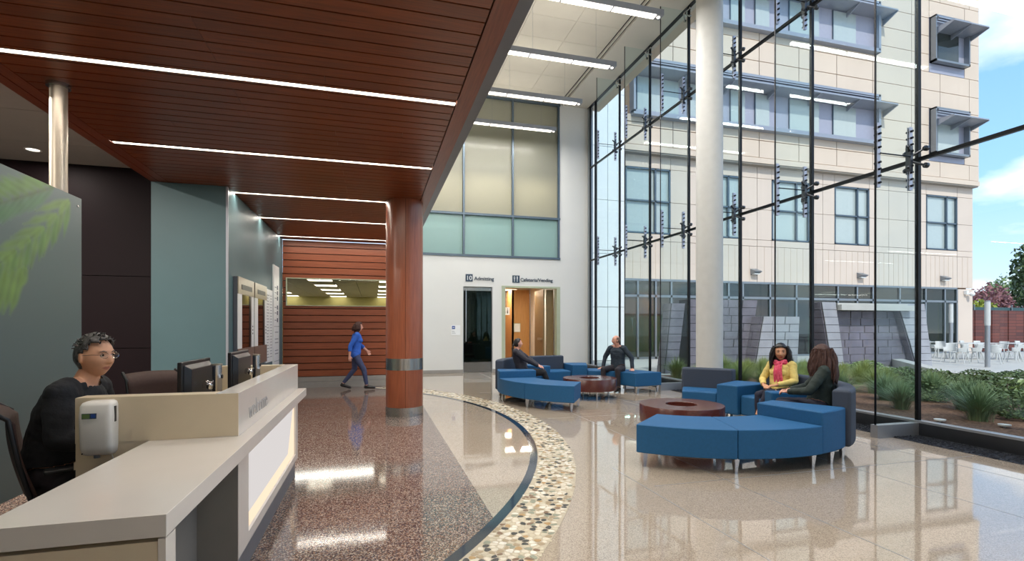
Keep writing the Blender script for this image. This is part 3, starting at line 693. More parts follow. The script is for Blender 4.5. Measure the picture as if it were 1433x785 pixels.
def fitting(parent, y, z):
    m = MB(); x = 7.02
    m.box(x - .022, x + .022, -.035, .035, z - .17, z + .17)
    for s in (-1, 1):
        for q in (-1, 1):
            m.tube([(x + .02, 0, z + s * .03), (x + .06, q * .06, z + s * .07), (XG - .045, q * .13, z + s * .115)], [.02, .016, .014], 8)
            m.cyl((XG - .05, q * .13, z + s * .115), (XG - .012, q * .13, z + s * .115), .036, .036, 14).cyl((XG - .08, q * .13, z + s * .115), (XG - .05, q * .13, z + s * .115), .016, .03, 10)
        m.cyl((x - .1, -.06, z + s * .14), (x, .0, z + s * .1), .014, n=8).ball((x - .1, -.06, z + s * .14), .022, 8, 6)
    return m.build('spider_fitting', M['dark_steel'], parent, smooth=45)
for k, y in enumerate(JY[1:]):
    if k == 0: continue
    x0 = 6.68 if k == 4 else 6.42
    f = MB().box(x0, XG - .03, -.009, .009, .17, ZC - .13).build('glass_fin', M['fin_glass'], cw); f.location = (0, y, 0)
    MB().box(x0 - .004, x0 + .008, -.011, .011, .17, ZC - .13).build('fin_edge', M['black_metal'], f)
    MB().box(x0 - .02, XG - .05, -.05, .05, .0, .17).build('fin_shoe', M['alu'], f)
    for z in TZ:
        for px in (x0 + .012, 7.0):
            pm = MB()
            for sy in (-1, 1): pm.box(px, px + .062, sy * .012 - .004, sy * .012 + .004, z - .43, z + .43)
            if f is not None:
                p_ = pm.build('splice_plate', M['plate_metal'], f, bevel=.003)
            b_ = MB()
            for q in (-.37, -.28, -.19, -.10, .10, .19, .28, .37): b_.cyl((px + .031, -.045, z + q), (px + .031, .045, z + q), .0155, n=8)
            b_.build('bolt', M['black_metal'], f, smooth=45)
        fitting(f, y, z)
        MB().cyl((x0 + .05, -.03, z + .02), (7.0, -.03, z + .02), .009, n=8).build('tie_rod', M['black_metal'], f)
    m = MB()
    for s in (-1, 1):
        for q in (-1, 1):
            m.tube([(XG - .14, 0, ZC - .2), (XG - .04, q * .1, ZC - .2 + s * .09)], .012, 8).cyl((XG - .05, q * .1, ZC - .2 + s * .09), (XG - .012, q * .1, ZC - .2 + s * .09), .03, n=12)
    m.build('spider_fitting', M['steel'], f, smooth=45)

# lobby roof edge and outer wall above the glass
struct('wall_parapet', MB().box(XG + .02, XG + .5, -4.2, 16.2, ZC + .02, ZC + 1.0), M['facade'])
struct('roof', MB().box(-8.2, XG + .5, -4.2, 16.2, ZC + .3, ZC + .5), M['concrete'])

# ------------------------------------------------------------------ outside: ground, neighbouring building
gr_ = struct('ground', MB().box(-60, 160, -60, 160, -.6, -.2), M['asphalt'], 'ground around the buildings', 'ground')
struct('ground_patio', MB().box(14.2, 48, 2, 20.4, -.2, .03).box(7.3, 14.2, 13.4, 20.4, -.2, .02), M['concrete'], 'pale concrete patio', 'patio')
struct('ground_bed', MB().box(7.25, 14.2, -4, 13.4, -.2, .02), M['mulch'], 'mulched planting bed outside the glass', 'planting bed')
kerb = struct('ground_kerb', MB().hexa([(12.4, 5.0, 0), (12.75, 5.0, 0), (14.3, 9.3, 0), (14.0, 9.45, 0)], [(12.4, 5.0, .34), (12.75, 5.0, .34), (14.3, 9.3, .34), (14.0, 9.45, .34)]).hexa([(14.0, 9.45, 0), (14.3, 9.3, 0), (18.2, 13.5, 0), (17.9, 13.7, 0)], [(14.0, 9.45, .34), (14.3, 9.3, .34), (18.2, 13.5, .34), (17.9, 13.7, .34)]), M['concrete'])

bl = thing('office_building', 'tall beige panelled building with ribbon windows across the courtyard', 'building', (21.5, 20.3, 0))
def LB(): return MB()
OX, OY = 21.5, 20.3
def bb(x0, x1, y0, y1, z0, z1): return MB().box(x0 - OX, x1 - OX, y0 - OY, y1 - OY, z0, z1)
bb(10.55, 32.5, 20.12, 34, 9.6, 25).build('wall', M['facade_gap'], bl)
bb(10.55, 32.4, 20.5, 34, 3.6, 9.6).build('wall', M['facade_gap'], bl)
bb(31.45, 32.6, 20.3, 34, .0, 3.6).build('wall', M['facade_low'], bl)
bb(10.55, 32.5, 27, 34, 0, 3.6).build('wall', M['facade_gap'], bl)
# upper panels: rows of .97 m between ribbon windows; columns of 2.36 m
rowz = [9.62, 10.45, 11.38, 12.35, 13.29, 14.25, 15.23, 16.18, 17.16, 18.13, 19.1, 20.07, 21.04, 22.0, 23.0]
ribs = [(10.95, 13.42), (15.68, 18.2), (20.5, 23.0)]
rib_x = (11.0, 25.1)
pier = [25.1, 27.6, 28.78, 29.66, 31.5, 31.86, 32.62]
def overlaps(a, b, c, d): return a < d - .02 and b > c + .02
for z0, z1 in zip(rowz[:-1], rowz[1:]):
    zc_ = (z0 + z1) / 2
    if not any(overlaps(z0, z1, a, b) for a, b in ribs):
        pass
    inrib = [r for r in ribs if overlaps(z0, z1, *r)]
    if not inrib:
        x = 10.78
        while x < 25.0:
            x1 = min(x + 2.356, 25.1)
            bb(x + .02, x1 - .02, 20.0, 20.14, z0 + .018, z1 - .018).build('wall_panel', M['facade'], bl); x += 2.356
    else:
        for (ra, rb_) in inrib:
            if z0 < ra - .05:
                x = 10.78
                while x < 25.0: bb(x + .02, min(x + 2.356, 25.1) - .02, 20.0, 20.14, z0 + .018, ra).build('wall_panel', M['facade'], bl); x += 2.356
            if z1 > rb_ + .05:
                x = 10.78
                while x < 25.0: bb(x + .02, min(x + 2.356, 25.1) - .02, 20.0, 20.14, rb_, z1 - .018).build('wall_panel', M['facade'], bl); x += 2.356
    win = [w_ for w_ in ((10.75, 13.28), (15.7, 18.2), (20.55, 23.1)) if overlaps(z0, z1, *w_)]
    if win: seg = [(25.1, 27.6), (27.6, 28.85), (31.5, 32.62)]
    else: seg = [(25.1, 27.6), (27.6, 29.66), (29.66, 31.86), (31.86, 32.62)]
    for x0, x1 in seg: bb(x0 + .015, x1 - .015, 20.0, 20.14, z0 + .015, z1 - .015).build('wall_panel', M['facade'], bl)
bb(10.55, 32.62, 19.96, 20.6, 9.35, 9.6).build('cornice', M['facade'], bl)
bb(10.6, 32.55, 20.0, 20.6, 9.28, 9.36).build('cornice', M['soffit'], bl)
def visor(parent_bl, x0, x1, z, dep=1.0):
    m = MB(); a, b = x0 - OX, x1 - OX; y = 20.0 - OY
    m.hexa([(a, y - dep, z), (b, y - dep, z), (b, y, z - .05), (a, y, z - .05)], [(a, y - dep, z + .06), (b, y - dep, z + .06), (b, y, z + .14), (a, y, z + .14)])
    n = max(2, int((b - a) / 2.4))
    for k in range(n + 1):
        xx = a + (b - a) * k / n
        m.hexa([(xx - .03, y - dep, z - .02), (xx + .03, y - dep, z - .02), (xx + .03, y, z - .34), (xx - .03, y, z - .34)], [(xx - .03, y - dep, z + .0), (xx + .03, y - dep, z + .0), (xx + .03, y, z + .0), (xx - .03, y, z + .0)])
    return m
for ri, (za, zb) in enumerate(ribs):
    rw = bb(11.0, 25.1, 20.0, 20.2, za - .0, zb).build('ribbon_window', M['silver_lav'], bl)
    fr = MB()
    for (x0, x1, z0, z1) in ((11.0, 25.1, zb - .12, zb), (11.0, 25.1, za, za + .1), (25.0, 25.14, za - .1, zb), (11.0, 11.1, za, zb)): fr.box(x0 - OX, x1 - OX, 19.72 - OY, 20.0 - OY, z0, z1)
    fr.box(11.0 - OX, 25.1 - OX, 19.7 - OY, 20.0 - OY, za - .1, za).build('window_frame', M['silver'], rw)
    for k in range(5):
        m = MB().box(11.0 - OX, 25.1 - OX, 19.74 - OY + k * .05, 19.77 - OY + k * .05, zb - .2 - k * .09, zb - .15 - k * .09); m.build('louvre', M['silver'], rw)
    visor(bl, 11.0, 25.6, zb - .68, .8).build('visor', M['silver'], rw)
    x = 11.5
    for (x0, x1) in ((11.3, 13.4), (13.9, 14.6), (16.2, 17.0), (17.6, 18.4), (19.6, 21.4), (22.3, 23.75)):
        bb(x0, x1, 19.96, 20.0, za + .12, zb - .78).build('pane', M['win_glass'], rw)
        bb(x0 - .04, x0, 19.94, 20.0, za + .1, zb - .75).build('mullion', M['mullion'], rw)
for (za, zb) in ((10.78, 13.25), (15.72, 18.18), (20.6, 23.1)):
    bb(28.87, 31.48, 20.0, 20.14, za - (.32 if za < 12 else .48), za - .01).build('sill_shade_panel', M['silver_lav'], bl)  # fills the gap below the box; its cast shadow is painted in as lavender
    if za > 12: bb(28.87, 31.48, 20.0, 20.14, zb + .02, zb + .9).build('wall_panel', M['facade'], bl)
    bw_ = bb(28.9, 31.45, 19.95, 20.15, za, zb).build('box_window', M['silver_lav'], bl)
    m = bb(28.9, 28.98, 19.68, 20.0, za, zb).box(31.37 - OX, 31.45 - OX, 19.68 - OY, 20.0 - OY, za, zb).box(28.9 - OX, 31.45 - OX, 19.68 - OY, 20.0 - OY, zb - .08, zb).box(28.9 - OX, 31.45 - OX, 19.68 - OY, 20.0 - OY, za, za + .1)
    m.build('window_frame', M['frame_grey'], bw_)
    for k in range(3): bb(29.0, 31.35, 19.6 + k * .05, 19.64 + k * .05, zb - .2 - k * .1, zb - .14 - k * .1).build('louvre', M['silver'], bw_)
    visor(bl, 29.05, 31.6, zb - .75, 1.1).build('visor', M['silver'], bw_)
    bb(29.35, 30.9, 19.9, 19.96, za + .22, zb - .8).build('pane', M['win_glass_dark'] if za > 15 else M['win_glass'], bw_)
# lower storey: ribbed cladding panels and single windows
wins = [(10.89, 13.2), (14.9, 17.1), (18.86, 21.15), (22.76, 25.05), (29.07, 31.4)]
x = 10.6
lowx = [10.6, 10.89, 13.2, 14.9, 17.1, 18.0, 18.86, 21.15, 22.0, 22.76, 25.05, 26.4, 27.75, 29.07, 31.4, 32.62]
for x0, x1 in zip(lowx[:-1], lowx[1:]):
    iswin = any(abs(x0 - a) < .01 for a, b in wins)
    for z0, z1 in ((3.68, 5.4), (5.42, 5.72), (5.74, 7.2), (7.22, 8.72), (8.74, 9.28)):
        if iswin and 5.7 < z0 < 8.7: continue
        bb(x0 + .012, x1 - .012, 20.3, 20.5, z0, z1).build('wall_panel', M['facade_low'], bl)
        if z0 < 5 or z0 > 5.7:
            n = int((x1 - x0) / .33)
            if n > 1 and z0 < 5:
                m = MB()
                for k in range(1, n): m.box(x0 + (x1 - x0) * k / n - .012 - OX, x0 + (x1 - x0) * k / n + .012 - OX, 20.285 - OY, 20.3 - OY, z0, z1)
                m.build('rib', M['facade_low'], bl)
for x0, x1 in wins:
    wn = bb(x0, x1, 20.4, 20.5, 5.74, 8.72).build('square_window', M['win_glass'], bl)
    xm = x0 + (x1 - x0) * .66
    fm = bb(x0, x0 + .07, 20.28, 20.42, 5.74, 8.72).box(x1 - .07 - OX, x1 - OX, -.02, .12, 5.74, 8.72).box(xm - .04 - OX, xm + .04 - OX, -.02, .12, 5.74, 8.72)
    for zz in (5.74, 7.19, 8.65): fm.box(x0 - OX, x1 - OX, -.02, .12, zz, zz + .07)
    fm.build('window_frame', M['mullion'], wn)
# storefront
sf = bb(10.8, 31.42, 20.3, 20.42, 3.58, 3.68).build('storefront', M['frame_grey'], bl)
sx = [10.8, 11.53, 12.45, 13.26, 14.9, 16.38, 17.19, 18.78, 20.37, 21.4, 23.0, 24.27, 25.33, 27.2, 29.07, 30.5, 31.42]
for a, b in zip(sx[:-1], sx[1:]):
    bb(a + .04, b - .04, 20.36, 20.38, 2.95, 3.58).build('pane', M['store_glass'], sf); bb(a + .04, b - .04, 20.36, 20.38, .1, 2.85).build('pane', M['store_glass'], sf)
for a in sx: bb(a - .045, a + .045, 20.3, 20.42, 0, 3.6).build('mullion', M['frame_grey'], sf)
bb(10.8, 31.42, 20.3, 20.42, 2.84, 2.95).build('transom', M['frame_grey'], sf); bb(10.8, 31.42, 20.3, 20.42, 0, .12).build('transom', M['frame_grey'], sf)
bb(10.6, 31.4, 26.8, 27.0, 2.2, 3.6).build('red_band', M['red_wall'], bl); bb(10.6, 31.4, 26.9, 27.0, 0, 2.2).build('inner_wall', M['sage'], bl)
bb(18.9, 20.3, 23.5, 23.6, 0, 3.5).build('inner_panel', M['white_plaster'], bl); bb(21.2, 22.4, 21.6, 21.7, 0, 2.7).build('inner_door', M['red_wall'], bl)
bb(10.6, 31.4, 20.5, 27, 3.5, 3.6).build('inner_ceiling', M['dim_ceiling'], bl); bb(10.6, 31.4, 20.4, 27, -.1, .02).build('inner_floor', M['asphalt'], bl)
for xx in (13, 17.5, 22, 26.5): area('store_lamp', (xx, 24.5, 3.4), 2, .4, 150)
bb(30.6, 31.0, 20.7, 20.75, .6, 3.0).build('inner_poster', M['yellow'], bl)
for (xx, nn) in ((17.8, 0), (24.41, 1), (30.3, 2)):
    t = thing('wall_lamp', ['small wedge-shaped lamp on the beige building, beside the white column', 'small wedge-shaped lamp on the beige building above the slate fountain wall', 'small wedge-shaped lamp on the beige building near its corner'][nn], 'lamp', (xx, 20.27, 4.15), group='wedge lamps on the beige building')
    MB().hexa([(-.2, -.28, -.02), (.2, -.28, -.02), (.2, .03, -.14), (-.2, .03, -.14)], [(-.2, -.3, .02), (.2, -.3, .02), (.2, .03, .16), (-.2, .03, .16)]).build('hood', M['frame_grey'], t)
    MB().box(-.16, .16, -.2, -.02, -.13, -.07).build('lens', M['white_plastic'], t)
t = thing('security_camera', 'white dome security camera on the corner of the beige building', 'camera', (31.98, 20.27, 3.3))
MB().box(-.09, .09, -.14, .03, .0, .22).build('mount', M['white_plastic'], t, bevel=.02); MB().ball((.22, -.2, .02), .13, 14, 10).build('dome', M['white_plastic'], t, smooth=50); MB().cyl((0, -.1, .05), (.22, -.2, .02), .04).build('arm', M['white_plastic'], t)

# pale connecting wing beside the end wall
wg = thing('side_wing', 'pale metal-clad wing beside the beige building', 'building', (8.9, 18.5, 0))
MB().box(-1.6, 1.6, 1.2, 3, 0, 14).build('wall', M['frame_grey'], wg)
for i in range(4):
    for j in range(6): MB().box(-1.6 + i * .8 + .01, -.8 + i * .8 - .01, 1.14, 1.2, .05 + j * 2.3, 2.33 + j * 2.3).build('wall_panel', M['sign_white'], wg)

# ------------------------------------------------------------------ slate water-wall structures
def lerp(a, b, t): return a + (b - a) * t
sr = random.Random(11)
def tile_face(parent, A, B, C_, D, rows, tw, m, inset=.016, th=.03):
    """A,B bottom-left/right, C_,D top-right/left of a quad; tiles are thin slabs on it"""
    A, B, C_, D = map(Vector, (A, B, C_, D)); nrm = (B - A).cross(D - A).normalized()
    for r in range(rows):
        t0, t1 = r / rows, (r + 1) / rows
        l0, l1 = A.lerp(D, t0), A.lerp(D, t1); r0, r1 = B.lerp(C_, t0), B.lerp(C_, t1)
        wd = (r0 - l0).length; n = max(1, round(wd / tw)); cuts = [0] + sorted(min(.97, max(.03, (k + sr.uniform(-.22, .22)) / n)) for k in range(1, n)) + [1]
        hh = (l1 - l0).length
        for a, b in zip(cuts[:-1], cuts[1:]):
            ga, gb = inset / wd, inset / wd
            q = [l0.lerp(r0, a + ga), l0.lerp(r0, b - gb), l1.lerp(r1, b - gb), l1.lerp(r1, a + ga)]
            u = (l1 - l0).normalized() * inset
            q[0] = q[0] + u; q[1] = q[1] + u
            d = th * sr.uniform(.6, 1.1); mb = MB(); mb.hexa(q, [p + nrm * d for p in q]); mb.build('slate_tile', m, parent)
def slab(name, label, x0b, x1b, x0t, x1t, y0, y1, ht, faces, rows=9, tw=.55):
    t = thing(name, label, 'wall', ((x0b + x1b) / 2, (y0 + y1) / 2, 0.02)); ox, oy = t.location.x, t.location.y
    b = [(x0b - ox, y0 - oy, 0), (x1b - ox, y0 - oy, 0), (x1b - ox, y1 - oy, 0), (x0b - ox, y1 - oy, 0)]
    p = [(x0t - ox, y0 - oy, ht), (x1t - ox, y0 - oy, ht), (x1t - ox, y1 - oy, ht), (x0t - ox, y1 - oy, ht)]
    MB().hexa(b, p).build('core', M['base_grey'] if faces.get('front') is not M['slate_lit'] and 'fountain' in name else M['slate_joint'], t)
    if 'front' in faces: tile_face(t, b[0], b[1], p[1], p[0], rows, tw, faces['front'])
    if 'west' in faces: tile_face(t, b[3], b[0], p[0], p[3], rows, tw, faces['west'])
    return t
sl, sll = M['slate'], M['slate_lit']  # sll paints the slab fronts as lit, sl their west sides as shaded
slab('slate_wall', 'wide dark slate-tiled wall behind the white column', 9.75, 12.05, 9.75, 12.42, 14.0, 14.5, 2.35, {'front': sl})
slab('slate_slab', 'narrow dark leaning slate slab at the far end of the slate walls', 8.75, 9.2, 9.0, 9.5, 13.8, 14.2, 2.2, {'front': sl, 'west': sl})
slab('slate_slab', 'low slate slab with lit-toned front leaning behind the woman in the pink scarf', 11.85, 13.55, 12.2, 13.65, 13.5, 14.35, 1.8, {'front': sll, 'west': sl}, 7)
slab('slate_slab', 'slate slab with lit-toned front leaning at the near end of the fountain wall', 14.68, 15.22, 14.24, 14.84, 13.2, 13.7, 2.28, {'front': sll, 'west': sl}, 9, .7)
fo = slab('fountain_wall', 'dark slate-tiled fountain wall under a pale stone cap', 15.1, 18.9, 15.1, 18.9, 13.55, 14.0, 2.0, {'front': sl}, 8, .6)
MB().box(-2.1, 1.2, -.75, .2, 2.02, 2.2).box(-2.1, 1.0, -.6, .2, 2.2, 2.26).build('cap', M['concrete'], fo)
MB().box(-1.9, 1.9, -.65, -.25, .0, .06).build('basin_edge', M['concrete'], fo)
slab('slate_slab', 'slate slab with lit-toned front leaning beside the white cafe tables', 18.6, 19.35, 17.7, 18.95, 13.3, 14.2, 2.28, {'front': sll, 'west': sl}, 9, .8)

# ------------------------------------------------------------------ planting outside
gr2 = random.Random(21)
def tuft_mesh(nm, n, h, spread, m):
    mb = MB()
    for k in range(n):
        a = gr2.uniform(0, 2 * pi); r = abs(gr2.gauss(0, .06)); q_ = gr2.uniform(.05, 1); lean = q_ * spread; hh = h * gr2.uniform(.75, 1.05) * (1.12 - .3 * q_); wd = gr2.uniform(.0025, .0045)
        d = Vector((cos(a), sin(a), 0)); sd_ = Vector((-sin(a), cos(a), 0)) * wd; p = d * r
        pts = [p + d * lean * t * t + Vector((0, 0, hh * (t - .38 * t * t * (lean / spread)))) for t in (0, .4, .75, 1)]
        vs = []
        for i, q in enumerate(pts[:-1]): vs += [q - sd_ * (1 - i * .25), q + sd_ * (1 - i * .25)]
        vs.append(pts[-1]); mb.add(vs, [(0, 1, 3, 2), (2, 3, 5, 4), (4, 5, 6)])
    return mb.mesh(nm, m)
tufts = [tuft_mesh('grass_tuft', 900, .60, .62, M['grass']), tuft_mesh('grass_tuft', 900, .58, .62, M['grass_blue']), tuft_mesh('grass_tuft', 700, .5, .5, M['grass'])]
tp = [(8.75, 4.45, 1), (9.05, 5.55, 1), (9.85, 4.5, 1), (9.0, 6.7, 1), (9.95, 6.3, 1), (8.75, 7.7, 1), (10.2, 5.4, 1), (8.7, 8.9, 0), (9.8, 7.6, 1), (9.6, 8.6, 0), (10.6, 7.3, 1)]
for k in range(170):
    x = gr2.uniform(8.2, 12.6); y = gr2.uniform(5.0, 13.1)
    if x > 9.5 + (y - 4) * .5: continue
    if y < 7.4 and x < 8.9: continue
    if any((x - a) ** 2 + (y - b) ** 2 < .36 for a, b, c in tp): continue
    tp.append((x, y, 0 if y > 8.0 else gr2.choice((0, 1, 2))))
for y in (3.2, 2.2, 1.2, .2):
    for x in (8.6, 9.8): tp.append((x + gr2.uniform(-.3, .3), y, 1))
for i, (x, y, k) in enumerate(tp):
    o = link('grass_tuft', tufts[k], loc=(x, y, .02)); near = {0: 'large blue-green grass tussock nearest the picture edge outside the glass', 1: 'round blue-green grass tussock just beyond the nearest glass fin'}.get(i); o.rotation_euler.z = gr2.uniform(0, 6); s = gr2.uniform(.85, 1.15); o.scale = (s, s, s)
    tag(o, 'tussock of fine green ornamental grass in the planting bed outside the glass', 'grass', 'ornamental grass tussocks in the planting bed')
    if near: o['label'] = near
def leaf_cloud(nm, n, r, size, m, rng, flat=1.0, stems=True):
    mb = MB()
    for k in range(n):
        u = rng.uniform(-1, 1); a = rng.uniform(0, 2 * pi); q = rng.uniform(.45, 1) ** .6
        p = Vector((r[0] * q * sqrt(1 - u * u) * cos(a), r[1] * q * sqrt(1 - u * u) * sin(a), r[2] * (q * u * flat + 1)))
        p *= 1 + .22 * noise.noise(p * 3.0)
        d = Vector((rng.gauss(0, 1), rng.gauss(0, 1), rng.gauss(.4, .7))).normalized(); e_ = d.orthogonal().normalized(); e2 = d.cross(e_); s = size * rng.uniform(.6, 1.2)
        e_ = (e_ * cos(a) + e2 * sin(a)); e2 = d.cross(e_)
        mb.add([p - e_ * s, p + e2 * s * .5, p + e_ * s, p - e2 * s * .5], [(0, 1, 2, 3)])
    return mb.mesh(nm, m)
shr = [leaf_cloud('foliage', 900, (.45, .45, .3), .045, M['leaf'], gr2), leaf_cloud('foliage', 900, (.5, .42, .26), .04, M['leaf_dark'], gr2)]
def stem_mesh():
    mb = MB()
    for k in range(7):
        a = gr2.uniform(0, 6.28); mb.tube([(0, 0, 0), (.12 * cos(a), .12 * sin(a), .2), (.3 * cos(a), .3 * sin(a), .42)], [.012, .008, .004], 5)
    return mb.mesh('stem', M['bark'])
stm = stem_mesh()
sp = []
for k in range(26):
    t = k / 25; x = lerp(10.6, 17.0, t); y = lerp(4.6, 12.6, t)
    for q in (-.35, -1.0): sp.append((x + q * 1.1 + gr2.uniform(-.25, .25), y - q * .8 + gr2.uniform(-.25, .25)))
for k in range(60): sp.append((gr2.uniform(13.8, 18.5), gr2.uniform(5.0, 10.2)))
for k in range(12): sp.append((gr2.uniform(12.5, 15.5), gr2.uniform(11.6, 12.7)))
keep = []
for q in sp:
    if all((q[0] - k_[0]) ** 2 + (q[1] - k_[1]) ** 2 > .62 for k_ in keep): keep.append(q)
sp = keep
for x, y in sp:
    t = thing('leafy_shrub', 'low leafy green shrub in the planting outside the glass', 'shrub', (x, y, .02), gr2.uniform(0, 6), 'low leafy shrubs along the planting bed')
    s = gr2.uniform(.85, 1.2); t.scale = (s, s, s * (gr2.uniform(.8, 1.1) if x < 13.4 else gr2.uniform(.4, .6)))
    link('foliage', gr2.choice(shr), t); link('stem', stm, t)
for i, (x, y) in enumerate(((8.75, 5.05), (8.3, 5.6), (9.3, 8.9), (8.9, 3.9))):
    t = thing('ground_light', 'small flat white garden light in the mulch', 'garden light', (x, y, .02), gr2.uniform(0, 3), 'small flat garden lights in the mulch')
    t['label'] = ['flat white garden light in the mulch between the two nearest tussocks', 'flat white garden light in the mulch just outside the glass fin', 'flat white garden light among the far tussocks below the fountain wall', 'flat white garden light nearest the picture edge'][i]
    MB().cyl((0, 0, 0), (0, 0, .03), .015).build('stake', M['alu'], t); MB().cyl((0, 0, .03), (0, 0, .05), .07, .075, n=20).build('cap', M['white_plastic'], t, smooth=40)

# ------------------------------------------------------------------ patio furniture, light columns, walls, trees beyond
def patio_chair():
    t = thing('patio_chair', 'white moulded patio chair at the cafe tables outside', 'chair', (0, 0, 0), 0, 'white patio chairs at the outdoor tables')
    m = MB(); n = 14; vs = []; fs = []
    for i in range(9):
        z = .44 + i * .042
        for k in range(n + 1):
            a = pi + pi * k / n; vs.append(((.21 + .035 * i / 8) * cos(a), (.2 + .07 * i / 8) * sin(a), z - (0 if 3 < k < 11 else .0)))
    fs = [(i * (n + 1) + k, i * (n + 1) + k + 1, (i + 1) * (n + 1) + k + 1, (i + 1) * (n + 1) + k) for i in range(8) for k in range(n) if (i < 4 or 2 < k < 11)]
    m.add(vs, fs); o = m.build('backrest', M['chair_white'], t, smooth=60); sd_ = o.modifiers.new('s', 'SOLIDIFY'); sd_.thickness = .012
    MB().lathe([(.001, .43), (.2, .43), (.22, .445), (.2, .455), (.001, .45)], 20).build('seat', M['chair_white'], t, smooth=40)
    for sx in (-1, 1):
        for sy in (-1, 1): MB().cyl((sx * .15, sy * .14, .44), (sx * .24, sy * .24, 0), .022, .013, n=8).build('leg', M['chair_white'], t, smooth=50)
    return t
pc0 = patio_chair()
def uD(u, D):   # a bearing across the patio and a distance along the view
    d = (u - 716.5) / 700; a = atan2(193.5, 700); return ((sin(a) + cos(a) * d) * D, (cos(a) - sin(a) * d) * D)
spots = [(1316, 23.5, 2.2), (1329, 20.8, 1.9), (1343, 20.0, .2), (1352, 24.6, 3.3), (1364, 20.4, .1), (1372, 24.3, 3.0), (1391, 19.6, -1.2), (1402, 23.4, 1.6), (1418, 20.6, .3), (1430, 24.2, 3.2), (1300, 24.5, -1.5)]
for i, (u, D, a) in enumerate(spots):
    o = pc0 if i == 0 else copy_tree(pc0)
    x, y = uD(u, D); o.location = (x, y, .03); o.rotation_euler.z = a
    o['label'] = 'white patio chair ' + ['third from the slate slab', 'fourth from the slate slab, beside the slim light column', 'at the near side of the long table, facing it', 'on the far side of the long table', 'second along the near side of the long table', 'behind the long table, next to the tall light column', 'standing apart just past the tall light column', 'on the far side of the table at the rusty wall', 'on the near side of the table at the rusty wall', 'furthest along the rusty wall, cut by the picture edge', 'half hidden by the leaning slate slab'][i]
for i, (u, D, w_) in enumerate(((1362, 22.4, 1.9), (1424, 22.2, 1.6), (1295, 24.4, .8))):
    x, y = uD(u, D)
    t = thing('patio_table', ['long white patio table behind the white light column', 'white patio table in front of the rusty brick wall', 'small white patio table beside the slate slab'][i], 'table', (x, y, .03))
    MB().box(-w_ / 2, w_ / 2, -.4, .4, .71, .74).build('tabletop', M['chair_white'], t, bevel=.01)
    for sx in (-1, 1):
        for sy in (-1, 1): MB().box(sx * (w_ / 2 - .06) - .025, sx * (w_ / 2 - .06) + .025, sy * .34 - .025, sy * .34 + .025, 0, .71).build('leg', M['chair_white'], t)
for i, (x, y, hh) in enumerate(((21.3, 12.8, 2.4), (25.9, 17.0, 2.55))):
    t = thing('light_column', ['tall slim white light column rising from the hedge', 'slim white light column between the slate slab and the beige building'][i], 'light column', (x, y, .03))
    MB().cyl((0, 0, 0), (0, 0, hh - .9), .075, n=20).build('pole', M['alu'], t, smooth=40); MB().cyl((0, 0, hh - .9), (0, 0, hh - .05), .085, n=20).build('lamp_tube', M['chair_white'], t, smooth=40); MB().cyl((0, 0, hh - .05), (0, 0, hh), .08, n=20).build('cap', M['alu'], t, smooth=40)
t = thing('courtyard_wall', 'rust-coloured stacked tile wall behind the cafe tables', 'wall', (42, 21.6, 0))
for k in range(30):
    x0 = -9.3 + k * .72; MB().box(x0 + .01, x0 + .71, 0 - .03 * (k % 2), .3, 0, 2.5 + (.0 if k > 0 else -.1)).build('tile_column', M['rust'], t)
t = thing('mesh_fence', 'teal screened fence above the rust-coloured wall', 'fence', (48, 24, 0))
MB().box(-14, 20, 0, .04, .0, 2.82).build('screen', M['teal_fence'], t)
for k in range(9): MB().cyl((-13 + k * 3.6, -.05, 0), (-13 + k * 3.6, -.05, 3.0), .05).build('post', M['frame_grey'], t)
t = thing('entrance_awning', 'small flat white awning on the far side of the beige building', 'awning', (33.6, 24, 4.2))
MB().hexa([(-1, -1, 0), (1.6, -1, .5), (1.6, 1, .5), (-1, 1, 0)], [(-1, -1, .35), (1.7, -1, .75), (1.7, 1, .75), (-1, 1, .35)]).build('roof', M['sign_white'], t)
x, y = uD(1429, 52)
t = thing('lamp_post', 'tall grey car park lamp post in front of the dark tree', 'lamp post', (x, y, -.2)); MB().cyl((0, 0, 0), (0, 0, 7.6), .14, .1).build('pole', M['frame_grey'], t); MB().box(-1.0, 0, -.15, .15, 7.3, 7.42).build('lamp_head', M['frame_grey'], t)
tr_specs = [(1366, 50, 4.2, 1.8, 'leaf_yellow', 'small yellow-green tree beside the corner of the beige building'), (1385, 66, 7.2, 2.4, 'leaf_pink', 'pinkish bare-branched tree beyond the teal fence'), (1398, 92, 10, 2.2, 'leaf_dark', 'dark pointed tree between the pinkish and the green tree'),
            (1400, 56, 5.4, 2.0, 'leaf_pink', 'low pinkish tree beyond the teal fence'), (1416, 78, 10, 3.4, 'leaf', 'round mid-green tree beyond the teal fence'), (1449, 47, 10.0, 1.7, 'leaf_dark', 'tall dark conifer cut by the picture edge'), (1470, 96, 9, 4, 'leaf', 'broad green tree further along beyond the conifer')]
for (u, D, hh, rr, m, lb) in tr_specs:
    x, y = uD(u, D); t = thing('tree', lb, 'tree', (x, y, -.2))
    link('crown', leaf_cloud('crown', 1500, (rr, rr, hh * .36), .28, M[m], gr2), t, loc=(0, 0, hh * .26)); 
    tm = MB().cyl((0, 0, 0), (0, 0, hh * .6), .22, .1)
    for k in range(6): a = k * 1.05; tm.cyl((0, 0, hh * (.3 + .04 * k)), (rr * .6 * cos(a), rr * .6 * sin(a), hh * (.5 + .05 * k)), .09, .03, n=6)
    tm.build('trunk', M['bark'], t)

